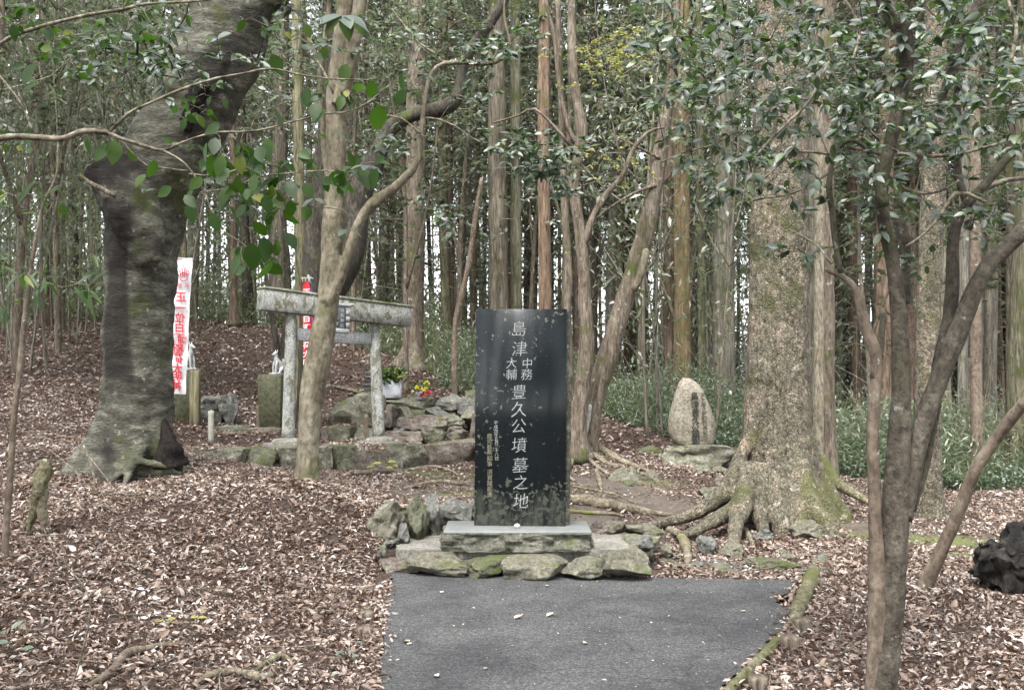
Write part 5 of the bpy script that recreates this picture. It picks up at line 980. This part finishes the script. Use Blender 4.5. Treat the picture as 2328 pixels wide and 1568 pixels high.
# ---------------------------------------------------------------- fox statues on pillars
def fox(loc, facing, label, h=.36):
    """seated fox: continuous skinned body; facing = rotation about z (0 looks towards the camera)"""
    def rings(mb, rows, seg=14):  # rows: x,y,z,r (plus flattened)
        tube(mb, rows, seg, .012, .03, 30)
    f = thing('fox_statue', label, 'statue', loc); f.rotation_euler = (0, 0, facing)
    mb = MB(); s = h/.36; q = lambda *r_: [c*s for c in r_]
    rings(mb, [q(0, .07, .02, .035), q(0, .075, .06, .062), q(0, .05, .12, .060), q(0, .0, .18, .048), q(0, -.02, .22, .036), q(0, -.025, .255, .028), q(0, -.03, .285, .030)])
    rings(mb, [q(0, -.01, .295, .012), q(0, -.022, .30, .030), q(0, -.045, .296, .028), q(0, -.07, .286, .015), q(0, -.10, .278, .008), q(0, -.108, .277, .004)])
    for sx_ in (-1, 1):
        rings(mb, [q(sx_*.026, -.02, .18, .024), q(sx_*.03, -.045, .11, .017), q(sx_*.03, -.05, .04, .013), q(sx_*.03, -.052, .012, .014), q(sx_*.03, -.078, .010, .010)], 10)
        rings(mb, [q(sx_*.045, .06, .09, .034), q(sx_*.055, .03, .055, .03), q(sx_*.055, -.0, .018, .016), q(sx_*.055, -.035, .012, .012)], 10)
        rings(mb, [q(sx_*.017, -.018, .315, .013), q(sx_*.021, -.014, .335, .009), q(sx_*.023, -.012, .358, .002)], 7)
    rings(mb, [q(0, .11, .03, .022), q(0, .15, .06, .028), q(0, .155, .12, .032), q(0, .13, .18, .026), q(0, .11, .225, .006)], 10)
    me = mb.mesh('body', plain('white_glazed_stone', (.40, .41, .405), .45, .15, 12)); link(bpy.data.objects.new('body', me), f)
    pl = MB(); quadbox(pl, (0, .03*s, .0), (1, 0, 0), (0, 1, 0), (0, 0, 1), .15*s, .25*s, .024*s, 0, .004); link(bpy.data.objects.new('plinth', pl.mesh('plinth', M['torii_clean'], False)), f)
    fc = MB(); 
    for sx_ in (-1, 1): rock_geom(fc, np.array([sx_*.018, -.062, .302])*s, (.01*s, .008*s, .006*s), 0, 3, 0, 0, 0, 4)
    rock_geom(fc, np.array([0, -.108, .279])*s, (.01*s, .01*s, .008*s), 0, 4, 0, 0, 0, 4); link(bpy.data.objects.new('face_markings', fc.mesh('face_markings', black)), f); return f
def block(name, x0, y0, x1, y1, d_, th, mt, label, cat, rot=0., parent=None, bev=.012):
    c_ = P((x0+x1)/2, (y0+y1)/2, d_+th/2); mb = MB(); quadbox(mb, c_, (math.cos(rot), math.sin(rot), 0), (0, 0, 1), (math.sin(rot), -math.cos(rot), 0), (x1-x0)*d_/F, (y1-y0)*d_/F, th, 0, bev)
    return single(name, mb, mt, label, cat, smooth=False)
block('stone_pillar', 592, 850, 645, 976, 14.3, .36, M['pillar'], 'square green stained stone pillar under the fox, behind the left gateway post', 'pillar')
fox(P(630, 849, 14.46), R(-35), 'white seated fox statue on the green pillar behind the left gateway post', .35)
block('stone_pillar', 392, 841, 440, 976, 14.2, .34, M['pillar'], 'square green stained stone pillar behind the white banner', 'pillar')
fox(P(431, 839, 14.38), R(60), 'white seated fox statue mostly hidden behind the white banner', .40)
block('wooden_post', 433, 841, 454, 972, 14.0, .12, bark('weathered_wood', (.12,.11,.06), (.22,.2,.12), (.32,.3,.2), sc=10, st=.08, bs=.6), 'split weathered wooden post standing before the left fox pillar', 'post')
# pegs and stakes
def stake(p0, p1, w_, d_, mt, label, name='stake', cat='stake'):
    mb = MB(); tube(mb, px([(*p0, w_), (*p1, w_*.95)], d_), 10, .05, .06, 12); return single(name, mb, M[mt], label, cat)
M['white_peg'] = plain('whitish_peg', (.34, .34, .28), .8, .25, 20)
stake((480, 1006), (480, 934), 14, 13.2, 'white_peg', 'thin pale peg standing before the upper step left of the gateway'); stake((586, 984), (586, 922), 9, 14.1, 'bark_tan', 'thin wooden peg at the left side of the right fox pillar'); stake((833, 1010), (833, 942), 10, 13.5, 'bark_tan', 'thin wooden peg beside the right gateway post'); stake((728, 985), (727, 900), 7, 14, 'bark_tan', 'thin peg just right of the slim tree')
# dark forked sapling behind the left beam end
base = P(640, 830, 17); tr = thing('dark_sapling', 'dark forked young tree behind the left end of the gateway beam', 'tree', base)
for q in ([(632,850,16),(628,780,14),(618,720,11),(606,640,9),(600,560,7)], [(636,850,16),(645,780,16),(654,700,14),(656,640,12),(652,560,10),(640,480,8)]):
    mb = MB(); tube(mb, px(q, 17), 9, .1, .1, 6); obj('stem', mb, M['bark_dark'], tr)

# ---------------------------------------------------------------- banners
def cloth(mb, outline_fn, nu, nv, d_, wob, th=.004):
    """outline_fn(u,v) -> pixel; gives front/back sheets with small thickness"""
    u, v = np.meshgrid(np.linspace(0, 1, nu), np.linspace(0, 1, nv)); a, b_ = outline_fn(u, v); dep_ = d_+wob(u, v); p = P(a, b_, dep_); q = p+FW*th
    i = (np.arange(nv-1)[:, None]*nu+np.arange(nu-1)[None]).ravel(); F4 = np.stack([i, i+nu, i+nu+1, i+1], 1); n = nu*nv
    mb.add(np.concatenate([p.reshape(-1, 3), q.reshape(-1, 3)]), np.concatenate([F4, F4[:, ::-1]+n])); return mb
dB = 13.1
m, t, b = mat('thin_white_cloth'); b.inputs['Roughness'].default_value = .85; r = ramp(t, nz(t, coord(t), 30, 3), [(.3, (.62, .60, .62)), (.7, (.76, .75, .76))]); t.links.new(r.outputs[0], b.inputs['Base Color'])
def wl(v): return np.interp(v, [0, .3, .7, 1], [390, 384, 376, 370])
def wr(v): return np.interp(v, [0, .03, .3, .5, .7, .85, 1], [437, 438, 432, 429, 427, 424, 422])+.6*np.sin(v*34)
wban = thing('white_banner', 'white cloth banner with red mirrored characters, half hidden by the massive tree', 'banner', P(400, 1010, dB))
mb = MB(); cloth(mb, lambda u, v: (wl(v)+(wr(v)-wl(v))*u, 588+306*v-2*u*np.cos(v*3)), 9, 60, dB, lambda u, v: .012*np.sin(u*5+v*9)+.01*np.sin(v*31)); wcl = obj('cloth', mb, m, wban)
redm = plain('banner_red', (.50, .03, .045), .7, .1)
O_ = P(405, 740, dB-.028); Wf = (O_, RT, UP, -FW); S3 = dB/F
lean = lambda y: (735-y)*.052
WC_ = [('正',675,20),('一',700,20),('位',722,20),('白',744,19),('瀧',769,20),('稲',792,20),('荷',814,20),('大',837,19),('明',855,19),('神',876,20)]
WC = [(a_, b_*1., 24) for a_, b_, c_ in WC_]
column('main_lettering', [(c_, (408.5+lean(y_)-405)*S3, (740-y_)*S3, s_*S3) for c_, y_, s_ in WC], redm, wcl, Wf, 0, .022, True)
column('small_lettering', [('奉', (425-405)*S3, (740-650)*S3, 12*S3), ('納', (407-405)*S3, (740-648)*S3, 12*S3), ('願', (421-405)*S3, (740-768)*S3, 8*S3), ('主', (420-405)*S3, (740-778)*S3, 8*S3)], plain('banner_pale_red', (.5, .1, .14), .7), wcl, Wf, 0, .01, True)
mb = MB(); ec = P(417, 628, dB-.035)
def ringm(mb, c_, rx, ry, r_): a_ = np.linspace(0, 2*math.pi, 22); tube(mb, [[*(c_+RT*math.sin(t_)*rx+UP*math.cos(t_)*ry), r_] for t_ in a_], 5, .02, 0, cap=False)
ringm(mb, ec-UP*.005, .047, .055, .006); ringm(mb, ec+UP*.012, .022, .014, .005)
for k_ in (-2, -1, 0, 1, 2):
    h_ = .15-.03*abs(k_)
    for s_ in (-1, 1): tube(mb, [[*(ec+RT*(k_*.026+.008*s_)+UP*(.035-.012*abs(k_)*1.5)), .004], [*(ec+RT*(k_*.03+.014*s_)+UP*(h_*.55)), .004], [*(ec+RT*(k_*.03)+UP*h_), .002]], 4, .03, 0)
obj('flaming_jewel_emblem', mb, plain('emblem_red', (.52, .07, .10), .7), wcl)
mb = MB(); tube(mb, px([(376,1012,6),(380,900,6),(390,720,6),(402,590,6),(405,560,5)], dB+.03), 8, .3); obj('pole', mb, M['white_peg'], wban)
mb = MB(); tube(mb, px([(394,587,5),(440,590,5)], dB+.02), 8, .3); obj('crossbar', mb, M['white_peg'], wban)
# red banner
dR = 14.2; rb_ = thing('red_banner', 'narrow red banner with white characters seen through the gateway', 'banner', P(704, 1000, dR))
m, t, b = mat('red_cloth'); b.inputs['Roughness'].default_value = .75; r = ramp(t, nz(t, coord(t), 30, 3), [(.3, (.50, .02, .03)), (.7, (.64, .04, .05))]); t.links.new(r.outputs[0], b.inputs['Base Color'])
mb = MB(); cloth(mb, lambda u, v: (np.interp(v, [0, 1], [688, 690])+np.interp(v, [0, .25, .6, .8, 1], [16, 22, 24, 18, 3])*u, 640+248*v), 8, 50, dR, lambda u, v: .02*np.sin(u*6+v*5)); rcl = obj('cloth', mb, m, rb_)
mb = MB(); tube(mb, px([(706,628,4),(712,760,4.5),(716,1000,5)], dR+.03), 8, .3); obj('pole', mb, plain('blue_pole', (.05, .12, .42), .5), rb_)
mb = MB(); tube(mb, px([(684,632,4),(712,633,4)], dR), 8, .3); tube(mb, px([(700,625,5),(706,645,5)], dR-.01), 6, .3); obj('crossbar', mb, M['white_peg'], rb_)
mb = MB()
for a_ in (688, 694, 701): tube(mb, px([(a_, 632, 3), (a_+.5, 642, 3)], dR), 5, .3)
obj('hanging_loop', mb, M['white_peg'], rb_)
column('lettering', [(c_, (697-700)*dR/F, (740-y_)*dR/F, 17*dR/F) for c_, y_ in zip('正一位白瀧稲荷大明神', range(664, 880, 20))], plain('banner_white', (.75, .72, .72), .7), rcl, (P(700, 740, dR-.03), RT, UP, -FW), 0, .02)
# granite flower stand with greenery, pagoda stones, bouquet
st_ = thing('flower_stand', 'pale granite stand with leafy sprigs in its holders behind the right gateway post', 'flower stand', P(892, 904, 15.1))
mb = MB(); quadbox(mb, P(892, 885, 15.2), (1, 0, 0), (0, 0, 1), (0, -1, 0), .285, .26, .2, 0, .006); obj('block', mb, plain('fresh_granite', (.50, .51, .56), .6, .08, 60), st_)
mb = MB()
for a_ in (874, 890, 908): tube(mb, px([(a_, 870, 12), (a_, 862, 11)], 15.15), 10, .02)
obj('holder', mb, plain('steel', (.45, .45, .45), .3), st_)
mb = MB(); quadbox(mb, P(901, 897, 15.05), (1, 0, 0), (0, 0, 1), (0, -1, 0), .075, .055, .03, 0, .004); obj('incense_box', mb, plain('dull_metal', (.25, .27, .25), .5), st_)
def sprig(parent, cx_, cy_, rx, ry, d_, n, L, mt, name='sprig'):
    lf = MB(); p = cloud([(cx_, cy_, rx, ry, d_, .1, n)]); ax = rng.normal(0, .7, (n, 3)); ax[:, 2] += .6; leaves(lf, p, ax, rng.normal(0, .6, (n, 3))+[0, -.5, .6], L*rng.uniform(.6, 1.2, n), L*.22, 0, True); return obj(name, lf, mt, parent)
sprig(st_, 878, 858, 18, 16, 15.1, 60, .09, M['leaf_front']); sprig(st_, 900, 852, 24, 18, 15.1, 90, .09, M['leaf_front']); sprig(st_, 910, 850, 12, 10, 15.05, 30, .06, M['leaf_yellow'])
bq = thing('bouquet', 'small bouquet of yellow and red flowers on the shrine stone pile', 'bouquet', P(956, 905, 15))
mb = MB(); tube(mb, px([(956, 908, 14), (956, 896, 18), (956, 892, 20)], 15), 12, .02); obj('vase', mb, plain('pale_vase', (.4, .45, .5), .4), bq)
sprig(bq, 954, 888, 24, 18, 15, 70, .07, M['leaf_front']); 
for c_, cl, nm in (((948, 880), (.65, .6, .05), 'yellow_flower'), ((966, 884), (.65, .6, .05), 'yellow_flower'), ((974, 893), (.5, .03, .08), 'red_flower'), ((960, 898), (.45, .03, .05), 'red_flower'), ((970, 872), (.45, .5, .06), 'yellow_flower')):
    fm = leafmat('petal', [(0, tuple(x*.8 for x in cl)), (1, cl)], .6, .3, cl); lf = MB(); n = 26; p = np.repeat(P(c_[0], c_[1], 14.9)[None], n, 0)+rng.normal(0, .012, (n, 3)); leaves(lf, p, rng.normal(0, 1, (n, 3)), rng.normal(0, .6, (n, 3))+[0, -1, .5], .045, .013); obj(nm, lf, fm, bq)
pg = thing('stone_pagoda', 'small dark stacked stone pagoda just left of the right gateway post', 'stone pagoda', P(838, 904, 15.3))
for k_, (a_, w_, h_) in enumerate([(896, 26, 14), (884, 20, 10), (874, 24, 7), (865, 16, 9), (857, 20, 6), (849, 12, 9)]):
    mb = MB(); quadbox(mb, P(838, a_, 15.3), (1, 0, 0), (0, 0, 1), (0, -1, 0), w_*15.3/F, h_*15.3/F*1.02, w_*15.3/F, 0, .01); obj('tier', mb, M['rock_grey'], pg)

# ---------------------------------------------------------------- path edge logs, pegs, stumps, fallen wood
def log(pts, name, mt, label, cat='log', seg=14, disp=.22, sink=.45):
    rows = []
    for q in pts:
        p, d_ = gp(q[0], q[1]); r_ = q[2]/2*d_/F; rows.append([p[0], p[1], p[2]+r_*(1-sink), r_])
    mb = MB(); tube(mb, rows, seg, .04, disp, 12); return single(name, mb, M[mt], label, cat)
log([(1852,1306,30),(1841,1335,33),(1826,1370,34),(1810,1405,30),(1796,1428,16)], 'edge_log', 'mossy_root', 'moss covered edging log along the far right side of the path')
log([(1776,1446,14),(1762,1468,22),(1734,1504,26),(1696,1544,26),(1656,1586,26),(1566,1668,26)], 'edge_log', 'mossy_root', 'moss covered edging log along the near right side of the path')
for i, (a_, b_, w_, lb) in enumerate([(1861,1334,26,'farthest, beside the far end of the mossy log'),(1822,1434,42,'in the middle, behind the gap between the logs'),(1796,1478,44,'in the middle, nearer than its neighbour'),(1724,1566,44,'nearest, beside the near log')]):
    p, d_ = gp(a_, b_); r_ = w_/2*d_/F; mb = MB(); tube(mb, [[p[0], p[1], p[2]-.03, r_], [p[0], p[1], p[2]+r_*1.1, r_*1.02], [p[0], p[1], p[2]+r_*1.25, r_*.9]], 16, .02, .07, 25); single('wooden_peg', mb, M['bark_mid'], 'cut wooden peg right of the path, '+lb, 'peg', 'pegs right of the path')
for a_, b_, lb in ((834, 1408, 'farther'), (830, 1446, 'nearer')):
    p, d_ = gp(a_, b_); mb = MB(); tube(mb, [[p[0], p[1], p[2]-.03, .05], [p[0], p[1], p[2]+.035, .05], [p[0], p[1], p[2]+.045, .045]], 14, .02, .07, 25); single('wooden_peg', mb, M['bark_mid'], 'cut wooden peg left of the path, the %s one' % lb, 'peg', 'pegs left of the path')
log([(205,1575,17),(250,1540,19),(290,1500,21),(330,1490,17),(370,1480,14),(435,1470,7)], 'fallen_branch', 'bark_tan', 'pinkish bare fallen branch at the bottom left', 'branch', disp=.12, sink=0)
log([(440,1568,16),(480,1545,22),(540,1540,22),(590,1552,18),(620,1540,12)], 'fallen_branch', 'root', 'curved split branch in the litter at the bottom', 'branch', disp=.3, sink=.1)
log([(560,1552,8),(600,1520,14),(640,1500,14),(670,1510,8)], 'fallen_branch', 'mossy_root', 'mossy forked branch end at the bottom, right of the curved one', 'branch', disp=.3, sink=.1)
for q, lb in (([(105,905,3),(160,850,3),(200,1330,3)],''),):
    pass
for pts, lb in [([(180,1283,3),(240,1284,4),(320,1292,3)],'thin dark stick on the leaves below the massive tree'),([(350,1372,4),(430,1366,4),(470,1352,3)],'thin pale stick on the leaf slope, middle left'),([(880,1298,3),(830,1310,3),(790,1305,3)],'thin stick near the left path corner'),([(440,1450,4),(520,1432,4),(600,1428,3)],'thin stick right of the yellow seedling'),([(180,1470,4),(250,1478,5),(300,1492,3)],'grey stick near the fallen branch'),([(40,1340,3),(110,1330,3),(160,1336,2)],'dark thin stick at the left edge'),
                ([(800,1082,10),(850,1080,14),(900,1076,8),(930,1085,4)],'low crooked branch below the terrace wall'),([(880,1100,5),(960,1106,6),(1040,1098,5)],'long thin branch on the ground left of the monument'),([(930,1070,5),(980,1064,8),(1020,1072,6),(1040,1080,3)],'arched branch at the foot of the squared wall block'),([(750,880,5),(790,890,9),(830,900,6)],'dark branch on the slope behind the gateway'),([(1060,1105,10),(1000,1103,14),(950,1108,10),(920,1112,5)],'pale root like branch beside the monument')]:
    log(pts, 'fallen_stick', 'root' if 'pale' in lb or 'arched' in lb else 'bark_mid', lb, 'branch', 7, .15, 0)
# leaning dead sticks at the base of the left tree
for pts, lb in [([(218,1112,5),(208,1060,5),(190,1012,5)],'thin pale stick poking up left of the massive tree'),([(205,1115,3),(170,1070,3),(110,1020,3)],'long thin straw leaning left of the massive tree'),([(262,1115,4),(240,1085,4),(205,1040,3)],'thin brown twig leaning at the massive tree root'),([(150,1600,6),(185,1490,5),(205,1390,5),(195,1340,4),(120,1245,3),(100,1200,2)],'thin bare upright twig near the left edge')]:
    p_, d_ = gp(pts[0][0], pts[0][1]); mb = MB(); tube(mb, px(pts, d_), 6, .05, .1, 20); single('upright_twig', mb, M['bark_twig'], lb, 'twig')
# rotten mossy snag left
tr = thing('rotten_snag', 'yellowish rotten stump snag with ragged foot left of the massive tree', 'stump', gp(85, 1215)[0]); d_ = gp(85, 1215)[1]
for q in ([(60,1222,8),(68,1190,16),(80,1150,26),(92,1110,34),(98,1075,36),(102,1052,26),(100,1042,8)], [(100,1215,4),(98,1180,16),(94,1150,24),(98,1110,26)], [(46,1225,3),(56,1200,7),(66,1180,10)]):
    mb = MB(); tube(mb, px(q, d_-.02), 12, .03, .35, 14); obj('rotten_wood', mb, M['mossy_root'] if q[0][0] == 60 else M['root'], tr)
# black charred stump at the right edge
mb = MB(); c_, d_ = gp(2330, 1352); rock_geom(mb, c_+[.03, .2, .16], (.44, .44, .38), .3, 42, .5, .34, 5, 40, tilt=-.5); single('charred_stump', mb, bark('charred_wood', (.008,.007,.007), (.022,.02,.018), (.07,.065,.058), sc=9, st=.3, lichen=.25, bs=1, fine=30, lcol=(.12,.11,.10)), 'black charred stump at the right edge', 'stump')
# seedlings
def seedling(a_, b_, pts, mt, label, L):
    p, d_ = gp(a_, b_); tr = thing('seedling', label, 'seedling', p); mb = MB(); lf = MB()
    for (x_, y_) in pts:
        q = P(x_, y_, d_-.02); tube(mb, [[*p, .002], [*((p+q)/2+[0, 0, .01]), .0018], [*q, .001]], 5, .03)
        n = 2 if L < .07 else 1; ax = rng.normal(0, .6, (n, 3)); ax[:, 2] = .1; ax[:, 0] += np.sign(x_-a_+.1); leaves(lf, np.repeat(q[None], n, 0), ax, np.tile([0, -.5, 1.], (n, 1)), L, L*.24)
    obj('stem', mb, M['bark_twig'], tr); obj('leaf', lf, M[mt], tr)
seedling(405, 1425, [(370,1410),(388,1416),(400,1406),(432,1402),(450,1403)], 'leaf_yellow', 'small seedling with bright yellow green leaves in the litter', .05)
seedling(788, 1502, [(770,1495),(778,1486),(790,1484),(800,1490),(806,1498),(784,1480)], 'leaf_shrub', 'small dark fern like seedling left of the path', .04)
seedling(870, 1072, [(855,1060),(868,1052),(880,1050),(892,1058),(876,1062),(862,1066)], 'leaf_yellow', 'tuft of bright green leaves at the foot of the terrace wall', .12)
seedling(30, 1500, [(10,1440),(25,1430),(45,1432),(20,1460),(50,1475),(8,1490),(30,1540),(60,1545)], 'leaf_shrub', 'dark green seedlings at the lower left edge', .07)
seedling(2512/1.2859, 1535, [(1990+524,1500)], 'leaf_shrub', 'x', .01) if False else None
for (a_, b_, n) in ((20, 1330, 10), (240, 965, 8), (60, 1180, 10)):
    pass

# ---------------------------------------------------------------- leaf litter
def scatter(n, y0, y1, L, hi, dens=1., zoff=.006, tilt=.55, seed=0):
    y = np.sqrt(rng.uniform(y0*y0, y1*y1, n)); x = rng.uniform(-.74, .74, n)*y
    k = ~inpoly(x, y, [tuple(q) for q in PATH]) & ~((x > -1.0) & (x < 1.12) & (y > 7.25) & (y < 8.5) & (np.abs(x) < 1.2))
    x = x[k]; y = y[k]; bare = blobs(BAREB, x, y); moss = blobs(MOSSB, x, y); mk = rng.uniform(0, 1, len(x)) > np.clip(np.maximum(bare*1.05, moss*1.1), 0, .97)
    pt_ = noise(np.stack([x*2.7, y*2.7, x*0+3], -1))+.6*noise(np.stack([x*7, y*7, x*0+8], -1)); mk &= rng.uniform(0, 1, len(x)) < 1-.45*smooth(-.5, -1.0, pt_); pxx = CX+F*x/y; mk &= y < edge(pxx)+1.5; x = x[mk]; y = y[mk]; z = ground(x, y)
    lf = MB(); n = len(x); ax = rng.normal(0, 1, (n, 3)); ax[:, 2] = rng.normal(0, tilt*.6, n); nr = rng.normal(0, tilt, (n, 3))+[0, 0, 1.]
    Ls = L*rng.uniform(.35, 1.1, n)**1.0*(1+.9*(rng.uniform(0, 1, n) > .93)); p = np.stack([x, y, z+zoff+rng.uniform(0, .022, n)*(L/.06)], 1)-unit(ax)*Ls[:, None]*.5
    leaves(lf, p, ax, nr, Ls, Ls*rng.uniform(.13, .24, n), 0, hi, rng.uniform(-.2, .6), rng.uniform(-.1, .25)); return lf
lf = MB()
for q in (scatter(62000, 4.0, 8.8, .050, True, tilt=.75), scatter(102000, 4.0, 9, .034, False, tilt=.8), scatter(168000, 8.5, 14, .048, False, tilt=.7), scatter(140000, 13.5, 28, .085, False)):
    o_ = lf.n
    for v in q.v: lf.v.append(v)
    for a_, b_ in zip(q.q, q.qm): lf.q.append(a_+o_); lf.qm.append(b_)
    for a_, b_ in zip(q.t, q.tm): lf.t.append(a_+o_); lf.tm.append(b_)
    lf.n += q.n
o = obj('leaf_litter', lf, M['litter'], None, False); tag(o, 'brown and pale fallen leaves covering the ground', kind='stuff')
# twigs in the litter
tw = MB(); n = 1700; y = np.sqrt(rng.uniform(16, 300, n)); x = rng.uniform(-.58, .58, n)*y; z = ground(x, y); inp = inpoly(x, y, [tuple(q) for q in PATH])
for k in range(n):
    if inp[k] or abs(x[k]-.05) < 1.15 and 7.2 < y[k] < 8.5: continue
    a_ = rng.uniform(0, 6.28); L = rng.uniform(.2, .75)**2*.8+.05; dx, dy = math.cos(a_)*L/2, math.sin(a_)*L/2
    tube(tw, [[x[k]-dx, y[k]-dy, z[k]+.012, .003], [x[k]+rng.normal(0, .02), y[k], z[k]+.03, .003], [x[k]+dx, y[k]+dy, z[k]+rng.uniform(.01, .08), .0015]], 4, .1, 0)
o = obj('litter_twigs', tw, M['bark_twig'], None); tag(o, 'thin twigs strewn through the fallen leaves', kind='stuff')
# single fallen leaves on the asphalt
PL = [(1243,1400,26),(990,1532,26),(1168,1405,26),(1332,1458,22),(915,1455,30),(1250,1330,16),(1683,1388,14),(1110,1517,18),(925,1463,12),(960,1398,8),(1080,1382,10),(1180,1310,12),(1050,1418,8),(1410,1404,8),(1432,1376,6),(1300,1520,8),(1190,1490,7),(1270,1440,8),(1560,1345,8),(1450,1310,10),(1380,1545,12),(1130,1475,6),(1220,1350,6),(1000,1345,10),(1480,1500,10),(1600,1460,8),(1520,1400,7),(900,1500,10),(1340,1425,6),(1155,1560,8)]
lf = MB(); pts = np.array([zpx(a_, b_, .03) for a_, b_, w_ in PL]); w_ = np.array([q[2] for q in PL]); d_ = pts[:, 1]; L_ = w_*d_/F
ax = rng.normal(0, 1, (len(PL), 3)); ax[:, 2] = 0; leaves(lf, pts, ax, rng.normal(0, .2, (len(PL), 3))+[0, 0, 1.], L_, L_*.25, 0, True, .4, -.15)
n = 130; y = rng.uniform(4.2, 7.4, n); x = rng.uniform(-1, 1.9, n); k = inpoly(x, y, [tuple(q) for q in PATH]); x = x[k]; y = y[k]; n = len(x); ax = rng.normal(0, 1, (n, 3)); ax[:, 2] = 0
leaves(lf, np.stack([x, y, x*0+.027], 1), ax, rng.normal(0, .2, (n, 3))+[0, 0, 1.], rng.uniform(.006, .022, n), .004, 0, True, .3, 0)
o = obj('path_leaves', lf, M['pale_leaf'], None); tag(o, 'pale leaves and bits scattered on the asphalt path', kind='stuff')
pl_ = np.array(resample_poly(PATH, .012)); pl_ = pl_[(pl_[:, 1] < 7.4)]; n = 2600; q = pl_[rng.integers(0, len(pl_), n)]; off = rng.normal(0, .03, (n, 2)); lf = MB(); ax = rng.normal(0, 1, (n, 3)); ax[:, 2] *= .4
q = q+off; k__ = ~inpoly(q[:, 0], q[:, 1], [tuple(w__) for w__ in PATH]) | (rng.uniform(0, 1, len(q)) < .15); q = q[k__]; n = len(q); ax = ax[:n]; inn = inpoly(q[:, 0], q[:, 1], [tuple(w__) for w__ in PATH]); zz = np.where(inn, .027, np.maximum(ground(q[:, 0], q[:, 1])+.01, -.01))+rng.uniform(0, .02, n)
leaves(lf, np.stack([q[:, 0], q[:, 1], zz], 1), ax, rng.normal(0, .5, (n, 3))+[0, 0, 1.], rng.uniform(.02, .055, n), .008, 0, True, .3, .1)
o = obj('edge_leaves', lf, M['litter'], None); tag(o, 'brown leaves drifted along the edges of the asphalt path', kind='stuff')
# leaves gathered on the litter edges of the path and around the rocks
